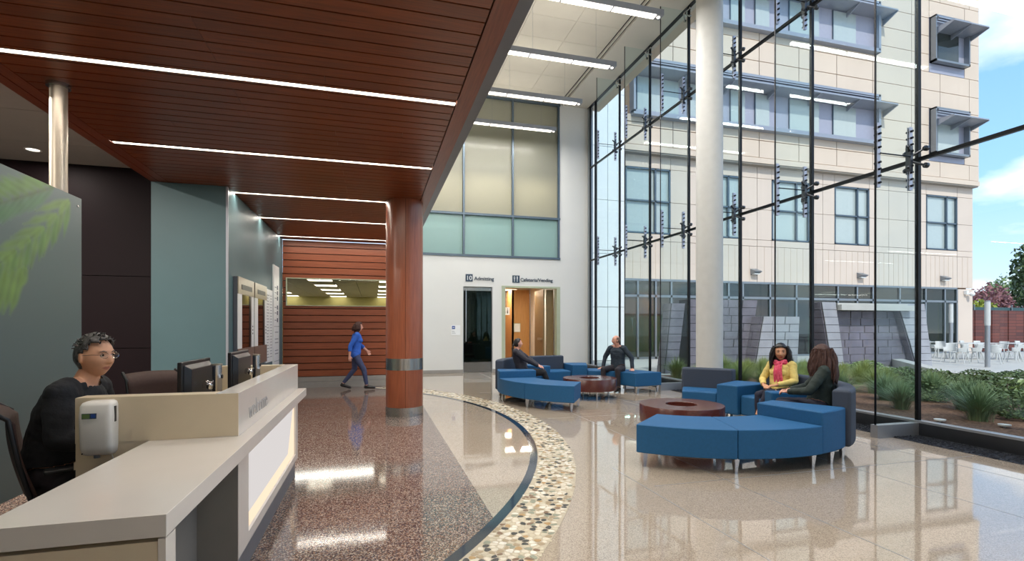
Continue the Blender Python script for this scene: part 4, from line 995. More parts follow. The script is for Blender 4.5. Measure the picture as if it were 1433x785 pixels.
# ------------------------------------------------------------------ round tables and sectional seating
def wedge(mb, r0, r1, t0, t1, z0, z1, n=None):
    n = n or max(3, int(abs(t1 - t0) / 3)); vs = []
    for z in (z0, z1):
        for r in (r0, r1):
            for k in range(n + 1):
                a = R(t0 + (t1 - t0) * k / n); vs.append((r * cos(a), r * sin(a), z))
    m = n + 1; fs = []
    for k in range(n): fs += [(k, k + 1, m + k + 1, m + k)[::-1], (2 * m + k, 2 * m + k + 1, 3 * m + k + 1, 3 * m + k), (k, k + 1, 2 * m + k + 1, 2 * m + k), (m + k, m + k + 1, 3 * m + k + 1, 3 * m + k)[::-1]]
    fs += [(0, m, 3 * m, 2 * m), (n, m + n, 3 * m + n, 2 * m + n)[::-1]]
    mb.add(vs, fs)
    return mb
def wpart(name, parent, m, r0, r1, t0, t1, z0, z1, bev=.022, gap=.25):
    g = gap
    mb = wedge(MB(), r0, r1, t0 + g, t1 - g, z0, z1); me = mb.mesh(name, m); bm = bmesh.new(); bm.from_mesh(me); bmesh.ops.recalc_face_normals(bm, faces=bm.faces); bm.to_mesh(me); bm.free()
    return link(name, me, parent, bevel=bev, seg=3)
def leg(parent, r, t):
    a = R(t); x, y = r * cos(a), r * sin(a)
    MB().hexa([(x - .014, y - .014, 0), (x + .014, y - .014, 0), (x + .014, y + .014, 0), (x - .014, y + .014, 0)], [(x - .028, y - .028, .152), (x + .028, y - .028, .152), (x + .028, y + .028, .152), (x - .028, y + .028, .152)]).build('leg', M['chrome'], parent)
def bench(c, t0, t1, label, z1=.45):
    t = thing('curved_bench', label, 'bench', (c[0], c[1], 0)); tm = (t0 + t1) / 2
    for a, b in ((t0, tm), (tm, t1)): wpart('cushion', t, M['sofa_blue'], 1.2, 1.95, a, b, .155, z1, .012, .04)
    wedge(MB(), 1.28, 1.88, t0 + 1.5, t1 - 1.5, .14, .16).build('frame', M['alu'], t)
    for a in (t0 + 2, tm, t1 - 2):
        for r in (1.26, 1.88): leg(t, r, a)
    return t
def sofa(c, parts, label):
    t = thing('sectional_sofa', label, 'sofa', (c[0], c[1], 0))
    for kind, a, b in parts:
        a, b = min(a, b), max(a, b)
        if kind == 'arm': wpart('armrest', t, M['sofa_blue'], 1.17, 1.94, a, b, .15, .59, .02)
        else:
            wpart('seat', t, M['sofa_blue'], 1.22, 1.80, a, b, .155, .45, .03); wpart('backrest', t, M['sofa_dark'], 1.80, 1.985, a - .3, b + .3, .15, .775, .035)
        if kind == 'armback': pass
        for r in (1.26, 1.88): leg(t, r, (a + b) / 2 if kind == 'arm' else a + 3); 
        if kind == 'seat': leg(t, 1.9, b - 3)
    return t
CA = (4.09, 6.03); CB = (4.37, 9.69)
bench(CA, -137.5, -79, 'long curved blue bench nearest the camera beside the big round table')
sofa(CA, [('arm', -79, -62), ('seat', -62, -24), ('arm', -24, -13), ('seat', -13, 13), ('arm', 13, 30), ('seat', 30, 55.5)], 'blue and charcoal curved sofa where the two women sit talking')
bench(CB, -181, -122, 'curved blue bench in front of the woman in the dark jacket')
sofa(CB, [('arm', 163, 179), ('seat', 126, 163), ('arm', 114, 126), ('seat', 86, 114), ('arm', 68, 86)], 'blue and charcoal curved sofa where the woman in the dark jacket sits')
bench(CB, 10, 68, 'curved blue bench the man in the dark shirt sits on')
for c, lb, ry in ((CA, 'round dark wood coffee table with a central hole, in front of the two women', .2), (CB, 'round dark wood coffee table with a central hole, in front of the seated man', 1.1)):
    t = thing('coffee_table', lb, 'table', (c[0], c[1], 0), ry)
    MB().lathe([(.21, .17), (.56, .17), (.56, .40), (.555, .41), (.215, .41), (.21, .405)], 72, close=True).build('drum', M['table_wood'], t, smooth=35)
    MB().cyl((0, 0, .17), (0, 0, .2), .215, n=32).build('well_bottom', M['table_wood'], t)
    for k in range(4): a = k * pi / 2 + .4; MB().cyl((.42 * cos(a), .42 * sin(a), 0), (.42 * cos(a), .42 * sin(a), .171), .014, .02, n=12).build('leg', M['chrome'], t, smooth=40)

# ------------------------------------------------------------------ reception desk
d = thing('reception_desk', 'white and cream reception desk with a raised counter and backlit front', 'reception desk', (-1.0, 3.6, 0))
def DB(x0, x1, y0, y1, z0, z1, mb=None): return (mb or MB()).box(x0 + 1.0, x1 + 1.0, y0 - 3.6, y1 - 3.6, z0, z1)
H = .86
wt = MB(); wt.prism([(x + 1.0, y - 3.6) for x, y in ((-1.16, 1.862), (-.648, 1.862), (-.648, 5.36), (-.727, 5.36), (-.727, 3.094), (-1.16, 3.094))], .787, H); wt.build('worktop', M['counter_white'], d, bevel=.002)
DB(-1.155, -.675, 1.87, 1.95, .0, .772).build('end_panel', M['counter_cream'], d)
DB(-.674, -.652, 1.868, 1.952, .0, .78).build('end_trim', M['counter_white'], d)
DB(-1.13, -.72, 1.95, 3.09, .775, .787).build('shadow_gap', M['counter_grey'], d)
DB(-1.16, -.93, 1.95, 3.09, .0, .775).build('recessed_panel', M['counter_grey'], d)
up_ = DB(-.843, -.727, 3.095, 5.36, H - .04, 1.10); up_.build('counter_wall', M['counter_white'], d, bevel=.002)
DB(-1.487, -.8435, 3.095, 3.2, .1, 1.10).build('end_wall', M['counter_cream'], d, bevel=.002)
DB(-1.487, -.8435, 5.25, 5.36, .1, 1.10).build('end_wall', M['counter_cream'], d, bevel=.002)
fr = DB(-.84, -.727, 3.095, 3.33, .17, .787); DB(-.84, -.727, 5.24, 5.36, .17, .787, fr); DB(-.84, -.727, 3.33, 5.24, .17, .235, fr); DB(-.84, -.727, 3.33, 5.24, .735, .787, fr); fr.build('front_frame', M['counter_white'], d)
MB().hexa([(.165, -.27, .235), (.2, -.27, .235), (.2, 1.64, .235), (.165, 1.64, .235)], [(.215, -.27, .735), (.25, -.27, .735), (.25, 1.64, .735), (.215, 1.64, .735)]).build('backlit_panel', M['lit_panel'], d)
DB(-.8, -.745, 3.335, 5.235, .236, .242).build('led_strip', M['led'], d); DB(-.8, -.745, 5.232, 5.239, .242, .73).build('led_strip', M['led'], d)
DB(-1.487, -.727, 3.0925, 3.0945, .863, 1.098).build('end_face', M['counter_cream'], d)
DB(-.93, -.729, 3.088, 3.094, .02, .775).build('recessed_panel', M['counter_grey'], d)
DB(-1.3, -.75, 3.12, 5.33, .0, .17).build('plinth', M['grey_metal'], d)
DB(-1.49, -.845, 3.2, 5.25, .70, .74).build('staff_worktop', M['counter_cream'], d); DB(-1.55, -1.487, 3.21, 3.6, .70, .74).build('staff_worktop', M['counter_cream'], d)
DB(-.9, -.845, 3.2, 5.25, .0, .70).build('back_panel', M['counter_grey'], d)
text_mesh('welcome', .15, M['letter_grey'], 'lettering', d, Matrix(((0, 0, 1, -.727 + 1.0), (1, 0, 0, 3.33 - 3.6), (0, 1, 0, .915), (0, 0, 0, 1))), .003, -.0015)

t = thing('soap_dispenser', 'white wall-mounted hand sanitizer dispenser on the cream desk end', 'dispenser', (-1.36, 3.094, .81))
prof = []
for z, w0, dp in ((.0, .055, .06), (.012, .066, .085), (.05, .070, .098), (.2, .072, .104), (.255, .070, .098), (.272, .064, .085), (.278, .05, .06)):
    prof.append([(w0 * (abs(cos(a)) ** .35) * (1 if cos(a) > 0 else -1), -.055 - (dp * .5) * (abs(sin(a)) ** .35) * (1 if sin(a) > 0 else -1) + (.055 - dp * .5), z) for a in [2 * pi * k / 28 for k in range(28)]])
MB().rings(prof).build('housing', M['dispenser'], t, smooth=50)
MB().box(-.05, .012, -.1065, -.1, .195, .222).build('label', M['sign_navy'], t); MB().box(-.048, -.016, -.1075, -.106, .197, .22).build('label', M['leaf'], t); MB().box(-.01, .008, -.1075, -.106, .2, .218).build('label', M['sign_blue'], t)
MB().box(.066, .0735, -.062, -.045, .17, .25).build('level_window', M['black_plastic'], t)
MB().cyl((-.005, -.06, -.012), (-.005, -.06, .004), .014, n=14).build('nozzle', M['grey_metal'], t); MB().cyl((-.05, -.103, .02), (-.05, -.1, .02), .004).build('lock', M['black_plastic'], t)
MB().tube([(.05, -.04, .0), (.06, -.03, -.05), (.04, -.01, -.1)], .0025, 6).build('cable', M['white_plastic'], t)

def monitor(x, y, z, label, w_=.58):
    t = thing('monitor', label, 'monitor', (x, y, .74))
    zz = z - .74
    MB().box(-.022, .006, -w_ / 2, w_ / 2, zz - .34, zz).build('bezel', M['black_plastic'], t, bevel=.006)
    MB().hexa([(.006, -w_ / 2 + .03, zz - .32), (.04, -w_ / 2 + .07, zz - .29), (.04, w_ / 2 - .07, zz - .29), (.006, w_ / 2 - .03, zz - .32)], [(.006, -w_ / 2 + .03, zz - .02), (.04, -w_ / 2 + .07, zz - .05), (.04, w_ / 2 - .07, zz - .05), (.006, w_ / 2 - .03, zz - .02)]).build('rear_shell', M['black_plastic'], t, bevel=.005)
    MB().box(-.024, -.0215, -w_ / 2 + .02, w_ / 2 - .02, zz - .32, zz - .02).build('screen', M['win_glass_dark'], t)
    MB().cyl((.13, 0, 0), (.13, 0, zz - .04), .03, n=24).build('post', M['chrome'], t, smooth=40); MB().cyl((.13, 0, zz - .04), (.13, 0, zz - .03), .033, n=24).build('post_cap', M['kiosk_metal'], t, smooth=40)
    MB().cyl((.04, 0, zz - .18), (.1, 0, zz - .18), .018).cyl((.06, -.03, zz - .16), (.06, .03, zz - .16), .014).ball((.085, 0, zz - .18), .028).build('tilt_joint', M['chrome'], t, smooth=50)
    MB().cyl((.161, 0, zz - .12), (.165, 0, zz - .12), .014, n=16).build('knob', M['black_plastic'], t)
    MB().cyl((.13, 0, 0), (.13, 0, .012), .07, n=24).build('base', M['alu'], t, smooth=40)
    return t
monitor(-1.19, 3.94, 1.24, 'dark computer monitor nearest the receptionist, seen from behind')
monitor(-1.11, 4.77, 1.262, 'dark computer monitor further along the desk, seen from behind')

def task_chair(label, loc, rz, top=1.04, seat=.5):
    t = thing('task_chair', label, 'chair', loc, rz)      # faces local +Y
    m = MB(); vs = []; fs = []; nx, nz = 12, 14
    for j in range(nz + 1):
        v = j / nz; z = seat + .06 + (top - seat - .06) * v; yb = -.22 - .07 * sin(v * 1.9) - (.09 * max(0, (v - .85) / .15) ** 1.5)
        for i in range(nx + 1):
            q = -1 + 2 * i / nx; vs.append((q * (.235 - .03 * (1 - v) ** 2), yb + .05 * q * q * (1 - .5 * v), z - .012 * q * q))
    fs = [(j * (nx + 1) + i, j * (nx + 1) + i + 1, (j + 1) * (nx + 1) + i + 1, (j + 1) * (nx + 1) + i) for j in range(nz) for i in range(nx)]
    m.add(vs, fs); o = m.build('backrest', M['chair_brown'], t, smooth=60); s_ = o.modifiers.new('s', 'SOLIDIFY'); s_.thickness = .018
    for sx in (-1, 1): MB().tube([(sx * .24, -.2, seat + .04), (sx * .235, -.25, seat + .25), (sx * .235, -.29, top - .06), (sx * .22, -.37, top)], .012, 8).build('back_frame', M['chair_frame'], t, smooth=50)
    MB().box(-.25, .25, -.22, .26, seat - .05, seat + .02).build('seat', M['chair_frame'], t, bevel=.03, seg=3)
    for sx in (-1, 1):
        MB().box(sx * .27 - .035, sx * .27 + .035, -.16, .12, seat + .19, seat + .215).build('armrest', M['chair_frame'], t, bevel=.01)
        MB().tube([(sx * .27, -.02, seat + .19), (sx * .28, -.05, seat + .05), (sx * .18, -.05, seat - .05)], .015, 8).build('arm_support', M['chair_frame'], t, smooth=50)
    MB().cyl((0, 0, .09), (0, 0, seat - .05), .028).build('gas_lift', M['chair_frame'], t, smooth=40)
    for k in range(5):
        a = k * 2 * pi / 5 + .3; MB().tube([(0, 0, .12), (.15 * cos(a), .15 * sin(a), .1), (.29 * cos(a), .29 * sin(a), .075)], [.03, .022, .018], 8).build('leg', M['chair_frame'], t, smooth=50)
        MB().cyl((.3 * cos(a) - .012 * sin(a), .3 * sin(a) + .012 * cos(a), .03), (.3 * cos(a) + .012 * sin(a), .3 * sin(a) - .012 * cos(a), .03), .03, n=14).build('caster', M['chair_frame'], t, smooth=40)
    return t
task_chair('brown mesh-backed office chair the receptionist sits on', (-1.66, 3.5, 0), R(-62), 1.05)
task_chair('empty brown mesh-backed office chair behind the desk', (-1.62, 4.9, 0), R(-128), 1.08)

# ------------------------------------------------------------------ wall displays of the blue wall
def display(label, y0, y1):
    t = thing('wall_display', label, 'display', (-2.098, y0, 0)); w_ = y1 - y0
    MB().box(0, .06, 0, w_, .8, 2.26).build('housing', M['grey_metal'], t, bevel=.006)
    MB().box(.06, .075, .0, w_, 1.99, 2.26).build('head_panel', M['kiosk_metal'], t); MB().box(.074, .079, .2, w_ - .16, 2.07, 2.15).build('speaker_slot', M['black_plastic'], t)
    MB().box(.06, .075, .0, w_, .8, 1.13).build('base_panel', M['kiosk_brown'], t)
    MB().box(.06, .072, .0, .24, 1.13, 1.99).box(.06, .072, w_ - .2, w_, 1.13, 1.99).build('side_frame', M['sign_white'], t)
    MB().box(.06, .068, .24, w_ - .2, 1.13, 1.99).build('screen', M['mirror'], t); MB().box(.066, .074, w_ - .32, w_ - .2, 1.13, 1.99).build('screen_edge', M['black_plastic'], t)
    for k in range(3): MB().cyl((.07, w_ - .1, 1.36 + k * .06), (.078, w_ - .1, 1.36 + k * .06), .014).build('button', M['black_plastic'], t)
    return t
display('bronze and white wall display nearest the desk on the blue wall', 8.61, 9.67)
display('bronze and white wall display beside the white directory board', 9.75, 10.76)
t = thing('directory_board', 'white directory board with rows of small grey lines', 'sign', (-2.098, 10.87, 0))
MB().box(0, .03, 0, .7, .75, 2.24).build('board', M['sign_white'], t, bevel=.003)
for k in range(22):
    z = .85 + k * .06; MB().box(.03, .033, .06, .36 - .05 * (k % 3), z, z + .014).box(.03, .033, .46, .62, z, z + .014).build('text_line', M['sign_grey'], t)
t = thing('directory_board', 'tall narrow white directory board with navy squares', 'sign', (-2.098, 11.72, 0))
MB().box(0, .03, 0, .63, .06, 2.82).build('board', M['sign_white'], t, bevel=.003)
for k, z in enumerate((2.3, 2.18, 2.06, 1.86, 1.74, 1.58)): MB().box(.03, .034, .36, .46, z, z + .09).build('number_square', M['sign_navy'], t); MB().box(.03, .033, .1, .3, z + .03, z + .05).build('text_line', M['sign_grey'], t)
for z in (1.48, .72): MB().box(.03, .033, .02, .61, z, z + .01).build('divider', M['sign_grey'], t)
for z in (1.35, 1.2, 1.12, .95, .88): MB().box(.03, .033, .12, .5, z, z + .018).build('text_line', M['sign_grey'], t)

# ------------------------------------------------------------------ printed screen behind the receptionist and its post
t = thing('mural_screen', 'grey-green glass screen printed with a blurred green palm frond', 'screen', (-2.54, 3.0, 0))
nx, nz = 420, 190; x0s, x1s, z0s, z1s = -3.6, 2.37, .22, 2.62
me = bpy.data.meshes.new('printed_face'); vs = []; cols = []
gn = random.Random(2)
leaf_c = [Vector((.16, .36, .10)), Vector((.26, .42, .10)), Vector((.10, .30, .14))]; bgc = Vector((.105, .15, .15))
LEAFLETS = [(2.09, 2.669, 1.703, 2.673, 0.03, 0), (1.972, 2.618, 1.605, 2.634, 0.03, 0), (1.86, 2.569, 1.512, 2.597, 0.03, 0), (1.754, 2.523, 1.422, 2.562, 0.03, 0), (1.654, 2.48, 1.337, 2.529, 0.03, 0), (1.558, 2.438, 1.256, 2.497, 0.03, 0), (1.466, 2.398, 1.178, 2.466, 0.03, 0), (1.379, 2.361, 1.104, 2.437, 0.03, 0), (1.296, 2.325, 1.033, 2.408, 0.03, 0), (1.953, 2.602, 1.637, 2.333, 0.03, 2), (1.842, 2.555, 1.542, 2.286, 0.03, 2), (1.737, 2.511, 1.452, 2.241, 0.03, 2), (1.637, 2.469, 1.365, 2.198, 0.03, 2), (1.542, 2.429, 1.283, 2.157, 0.03, 2), (1.452, 2.391, 1.204, 2.117, 0.03, 2), (1.365, 2.354, 1.128, 2.08, 0.03, 2), (1.283, 2.319, 1.056, 2.044, 0.03, 2), (2.13, 2.692, 1.185, 2.262, 0.014, 3), (2.182, 2.558, 2.1, 2.223, 0.036, 0), (2.09, 2.487, 1.982, 2.156, 0.034, 1), (2.182, 2.558, 1.729, 2.37, 0.03, 1), (2.01, 2.404, 1.934, 2.096, 0.036, 0), (1.925, 2.338, 1.824, 2.022, 0.034, 1), (2.01, 2.404, 1.589, 2.237, 0.03, 1), (1.842, 2.264, 1.772, 1.982, 0.036, 0), (1.763, 2.204, 1.67, 1.903, 0.034, 1), (1.842, 2.264, 1.452, 2.117, 0.03, 1), (1.67, 2.144, 1.605, 1.885, 0.036, 0), (1.597, 2.088, 1.512, 1.802, 0.034, 1), (1.67, 2.144, 1.31, 2.013, 0.03, 1), (1.512, 2.033, 1.452, 1.797, 0.036, 0), (1.444, 1.981, 1.365, 1.708, 0.034, 1), (1.512, 2.033, 1.178, 1.916, 0.03, 1), (1.351, 1.918, 1.296, 1.704, 0.036, 0), (1.289, 1.871, 1.217, 1.611, 0.034, 1), (1.351, 1.918, 1.044, 1.816, 0.03, 1), (1.23, 1.826, 1.178, 1.629, 0.036, 0), (1.172, 1.781, 1.104, 1.532, 0.034, 1), (1.23, 1.826, 0.942, 1.734, 0.03, 1), (2.182, 2.558, 2.01, 2.404, 0.03, 1), (2.01, 2.404, 1.842, 2.264, 0.03, 1), (1.842, 2.264, 1.67, 2.144, 0.03, 1), (1.67, 2.144, 1.512, 2.033, 0.03, 1), (1.512, 2.033, 1.351, 1.918, 0.03, 1), (1.351, 1.918, 1.23, 1.826, 0.03, 1), (1.621, 1.919, 1.558, 1.763, 0.05, 1), (1.573, 1.903, 1.452, 1.549, 0.05, 1), (1.496, 1.884, 1.379, 1.557, 0.05, 1), (1.408, 1.864, 1.296, 1.496, 0.05, 1), (1.324, 1.835, 1.204, 1.48, 0.05, 1)]
LC = [Vector((.13, .27, .05)), Vector((.17, .30, .07)), Vector((.09, .21, .10)), Vector((.07, .10, .03))]
def frond(py, pz):
    c = bgc * (1 + .06 * (pz - 1.5))
    if py < 1.1: py = 1.1 + (1.1 - py) % 1.2
    wob = .012 * noise.noise(Vector((py * 9, pz * 9, 0)))
    for (ya, za, yb, zb_, w_, ci) in LEAFLETS:
        dy, dz = yb - ya, zb_ - za; L2 = dy * dy + dz * dz
        t = ((py - ya) * dy + (pz - za) * dz) / L2
        if t < 0 or t > 1: continue
        d_ = abs((py - ya) * dz - (pz - za) * dy) / sqrt(L2) + wob; ww = w_ * (.5 + 1.6 * t * (1 - t) * 1.6) * (1 - t ** 4)
        k = max(0, min(1, (ww - d_ + .012) / .035))
        if k > 0: c = c.lerp(LC[ci] * (.8 + .35 * (d_ / (ww + .001)) + .3 * noise.noise(Vector((ya * 7, t * 3, 1)))), k * .8)
    return c
for j in range(nz + 1):
    for i in range(nx + 1):
        y = x0s + (x1s - x0s) * i / nx; z = z0s + (z1s - z0s) * j / nz; vs.append((.006, y, z)); c = frond(y, z); cols += [c[0], c[1], c[2], 1]
me.from_pydata(vs, [], [(j * (nx + 1) + i, j * (nx + 1) + i + 1, (j + 1) * (nx + 1) + i + 1, (j + 1) * (nx + 1) + i) for j in range(nz) for i in range(nx)])
ca = me.color_attributes.new('print', 'FLOAT_COLOR', 'POINT'); ca.data.foreach_set('color', cols)
pm, pt, pb = nmat('mural_print'); an = pt.nodes.new('ShaderNodeVertexColor'); an.layer_name = 'print'; pt.links.new(an.outputs[0], pb.inputs['Base Color']); pb.inputs['Roughness'].default_value = .3
me.materials.append(pm); me.polygons.foreach_set('use_smooth', [True] * len(me.polygons)); link('printed_face', me, t)
MB().box(-.02, .004, x0s, x1s, z0s, z1s).build('glass_sheet', M['blue_wall'], t)
for z in (.55, 1.28, 1.36, 2.54): MB().cyl((.004, 2.3, z), (.014, 2.3, z), .009, n=12).build('stud', M['chrome'], t)
t = thing('support_post', 'round steel post between the mural screen and the wood canopy', 'post', (-2.63, 5.22, 0))
MB().cyl((0, 0, 0), (0, 0, 3.555), .062, n=32).build('tube', M['post_steel'], t, smooth=40)
MB().cyl((0, 0, 3.54), (0, 0, 3.57), .085, n=32).build('flange', M['steel'], t, smooth=40); MB().cyl((0, 0, 0), (0, 0, .02), .085, n=32).build('flange', M['steel'], t, smooth=40)
for z in (.6, 1.32, 2.5): MB().box(.055, .075, -.02, .1, z, z + .04).build('clamp', M['alu'], t)

# ------------------------------------------------------------------ people
def head_point(dx, dy, dz, fat=0.0, female=False):
    x, y, z = .077 * dx, .096 * dy, .117 * dz
    if z < -.015:
        t = min(1, (-.015 - z) / .1); x *= 1 - (.26 - fat * .12) * t
        y = y * (1 - .5 * t) if y < 0 else y * (1 - .02 * t)
    if y > 0:
        f = y / .096
        y += .027 * exp(-(x / .0125) ** 2) * (max(0, min(1, (.022 - z) / .05)) if z > -.034 else max(0, 1 - (-.034 - z) / .010)) * f
        for s in (-1, 1):
            y -= .011 * exp(-((x - s * .031) / .016) ** 2 - ((z - .010) / .012) ** 2)
            y += .005 * exp(-((x - s * .040) / .018) ** 2 - ((z + .030) / .018) ** 2)
            y += .004 * exp(-((x - s * .012) / .006) ** 2 - ((z + .030) / .007) ** 2)
        y += .004 * exp(-((z - .032) / .008) ** 2) * (1 if abs(x) < .05 else 0)
        y += .0065 * exp(-(x / .020) ** 2) * (exp(-((z + .057) / .006) ** 2) + exp(-((z + .069) / .0065) ** 2)) - .003 * exp(-(x / .022) ** 2 - ((z + .063) / .003) ** 2)
        y += .008 * exp(-(x / .022) ** 2 - ((z + .098) / .014) ** 2)
    return Vector((x, y, z))

def hand(mb, wrist, d, palm_n, thumb_dir, curl=.4, s=1.0, spread=.12):
    d = d.normalized(); n = (palm_n - d * palm_n.dot(d)).normalized(); w_ = d.cross(n).normalized()
    if w_.dot(thumb_dir) < 0: w_ = -w_
    p = wrist
    for q in (-.028, -.010, .010, .028):
        mb.cap(p + w_ * q * .6 * s + d * .005, p + d * .082 * s + w_ * q * s, .0155 * s, .0125 * s, 10)
    for i, (q, ln) in enumerate(((.031, .068), (.0105, .078), (-.0105, .072), (-.031, .056))):
        b = p + d * .085 * s + w_ * q * s; dd = (d + w_ * spread * (q / .03)).normalized(); a = curl * (1 + .12 * i)
        for j, (f, r0, r1) in enumerate(((.45, .0105, .0095), (.32, .0095, .0085), (.25, .0085, .0068))):
            nd = (dd * cos(a) + n * sin(a)).normalized(); e_ = b + nd * ln * f * s; mb.cap(b, e_, r0 * s, r1 * s, 8); b = e_; dd = nd; n2 = n
            n = (n * cos(a) - dd * 0).normalized() if False else n
            a = curl * .9
    b = p + w_ * .024 * s + d * .018 * s
    dd = (d * .75 + w_ * .8 + n * .25).normalized(); e1 = b + dd * .042 * s; e2 = e1 + (d * .9 + w_ * .3 + n * .35).normalized() * .03 * s; e3 = e2 + (d + n * .3).normalized() * .022 * s
    mb.cap(b, e1, .0145 * s, .012 * s, 8); mb.cap(e1, e2, .0115 * s, .010 * s, 8); mb.cap(e2, e3, .010 * s, .0075 * s, 8)

def remesh(mb, vox, smooth_it=4):
    me = mb.mesh('tmp_body', M['skin']); bm = bmesh.new(); bm.from_mesh(me); bmesh.ops.recalc_face_normals(bm, faces=bm.faces); bm.to_mesh(me); bm.free()
    o = bpy.data.objects.new('tmp_body', me); COL.objects.link(o)
    m = o.modifiers.new('r', 'REMESH'); m.mode = 'VOXEL'; m.voxel_size = vox; m.use_smooth_shade = True
    sm = o.modifiers.new('s', 'SMOOTH'); sm.iterations = smooth_it; sm.factor = .5
    dg = bpy.context.evaluated_depsgraph_get(); out = bpy.data.meshes.new_from_object(o.evaluated_get(dg))
    bpy.data.objects.remove(o); bpy.data.meshes.remove(me)
    return out

def person(label, loc, rz, J, skin='skin', top=('shirt', 'cloth_black'), bottom=('trousers', 'cloth_trouser'), hair=('short', 'hair_black'), s=1.0, vox=.008,
           sleeve=.97, female=False, wide=1.0, fat=0.0, lipm='lip', hem=0.0, shin_cover=.96, loose=.010, collar=.5, hk=1.0):
    hs_ = s * hk
    root = thing('person', label, 'person', loc, rz)
    V_ = lambda k: Vector(J[k])
    pel, ch, nk, hd = V_('pelvis'), V_('chest'), V_('neck'), V_('head')
    HR = Matrix.Rotation(J.get('yaw', 0), 3, 'Z') @ Matrix.Rotation(J.get('pitch', 0), 3, 'X') @ Matrix.Rotation(J.get('roll', 0), 3, 'Y')
    HRf = HR.to_4x4()
    mb = MB()
    # torso as elliptical rings from the seat to the neck
    sh = (V_('shL') - V_('shR')).normalized()
    sp = [(pel + Vector((0, 0, -.09)), .125, .10), (pel, .165, .125), (pel.lerp(ch, .3), .145 if female else .155, .115 + fat * .05), (pel.lerp(ch, .62), .145, .112 + fat * .04), (ch, .165, .120), (ch.lerp(nk, .45), .17, .105), (ch.lerp(nk, .78), .115, .08), (nk, .06, .06)]
    rings_ = []
    for i, (c, a, b) in enumerate(sp):
        up = ((sp[min(i + 1, len(sp) - 1)][0]) - (sp[max(i - 1, 0)][0])).normalized()
        hipx = (V_('hipL') - V_('hipR')).normalized(); xx = hipx.lerp(sh, i / 7).normalized(); yy = up.cross(xx).normalized(); xx = yy.cross(up).normalized()
        rings_.append([c + (xx * cos(2 * pi * k / 24) * a * wide + yy * sin(2 * pi * k / 24) * b * wide) * s for k in range(24)])
    mb.rings(rings_)
    if female:
        for q in (-1, 1): f_ = (Vector((0, 0, 1)).cross(sh)); f_ = -f_ if f_.y < 0 and False else f_; mb.ball(ch + sh * q * .075 * s + J.get('front', Vector((0, 1, 0))) * .075 * s + Vector((0, 0, -.01)), .062 * s, 12, 8)
    mb.cap(nk + Vector((0, 0, -.03)), hd + HR @ Vector((0, -.022, -.075)) * hs_, .060 * s, .052 * s, 16)
    mb.cap(nk.lerp(V_('shL'), .35), V_('shL'), .052 * s, .055 * s * wide); mb.cap(nk.lerp(V_('shR'), .35), V_('shR'), .052 * s, .055 * s * wide)
    segs = []
    segs.append(('torso', pel, nk))
    for q in 'LR':
        S_, E_, W_ = V_('sh' + q), V_('el' + q), V_('wr' + q); mb.cap(S_, E_, .052 * s * wide, .040 * s * wide, 14); mb.cap(E_, W_, .040 * s * wide, .026 * s, 14)
        hdn = Vector(J.get('hand' + q, (W_ - E_))); pn = Vector(J.get('palm' + q, (0, 0, -1))); td = Vector(J.get('thumb' + q, (0, 1, 0)))
        hand(mb, W_, hdn, pn, td, J.get('curl' + q, .35), s * (.92 if female else 1.0))
        H_, K_, A_, T_ = V_('hip' + q), V_('kn' + q), V_('an' + q), V_('toe' + q)
        mb.cap(H_, K_, .088 * s * wide, .060 * s, 16); mb.cap(K_, K_.lerp(A_, .35), .058 * s, .055 * s, 14); mb.cap(K_.lerp(A_, .35), A_, .055 * s, .036 * s, 14)
        hl = A_ + (A_ - T_).normalized() * .03 * s; hl.z = A_.z - .035
        mb.cap(A_, hl, .036 * s, .034 * s); mb.cap(hl, T_, .036 * s, .030 * s, 12)
        segs += [('arm', S_, E_), ('fore' + q, E_, W_), ('hand', W_, W_ + hdn.normalized() * .15), ('thigh', H_, K_), ('shin' + q, K_, A_), ('foot', A_, T_), ('foot', hl, T_)]
    segs.append(('head', nk + Vector((0, 0, .03)), hd))
    n, m = 56, 44; hv = []; hf = []
    for i in range(m + 1):
        th = pi * i / m
        for k in range(n): hv.append(hd + HR @ (head_point(sin(th) * cos(2 * pi * k / n), sin(th) * sin(2 * pi * k / n), cos(th), fat, female) * hs_))
    for i in range(m):
        for k in range(n): hf.append((i * n + k, (i + 1) * n + k, (i + 1) * n + (k + 1) % n, i * n + (k + 1) % n))
    mb.add(hv, hf)
    for q in (-1, 1): mb.ball(hd + HR @ Vector((q * .080, -.006, -.005)) * hs_, (.008 * hs_, .016 * hs_, .030 * hs_), 12, 8, T=HRf @ Matrix.Rotation(q * -.35, 4, 'Z'))
    me = remesh(mb, vox * s, 3 if vox < .006 else 5)
    me.name = 'body'; me.materials.clear(); me.materials.append(M[skin]); me.materials.append(M[lipm])
    body = link('body', me, root)
    HRi = HR.inverted()
    lab = []
    for v in me.vertices:
        best = None; bd = 9
        for (nm, a, b) in segs:
            ab = b - a; t = max(0, min(1, (v.co - a).dot(ab) / ab.dot(ab))); dd = (v.co - a - ab * t).length
            dd -= {'torso': .11, 'head': .05, 'thigh': .07}.get(nm, .04)
            if dd < bd: bd = dd; best = (nm, t)
        lab.append(best)
    for p in me.polygons:
        c = HRi @ (p.center - hd) / hs_
        if c.y > .07 and abs(c.x) < .025 and abs(c.z + .063) < .0095 * (1 - (c.x / .025) ** 2): p.material_index = 1
    wz = pel.z - .01
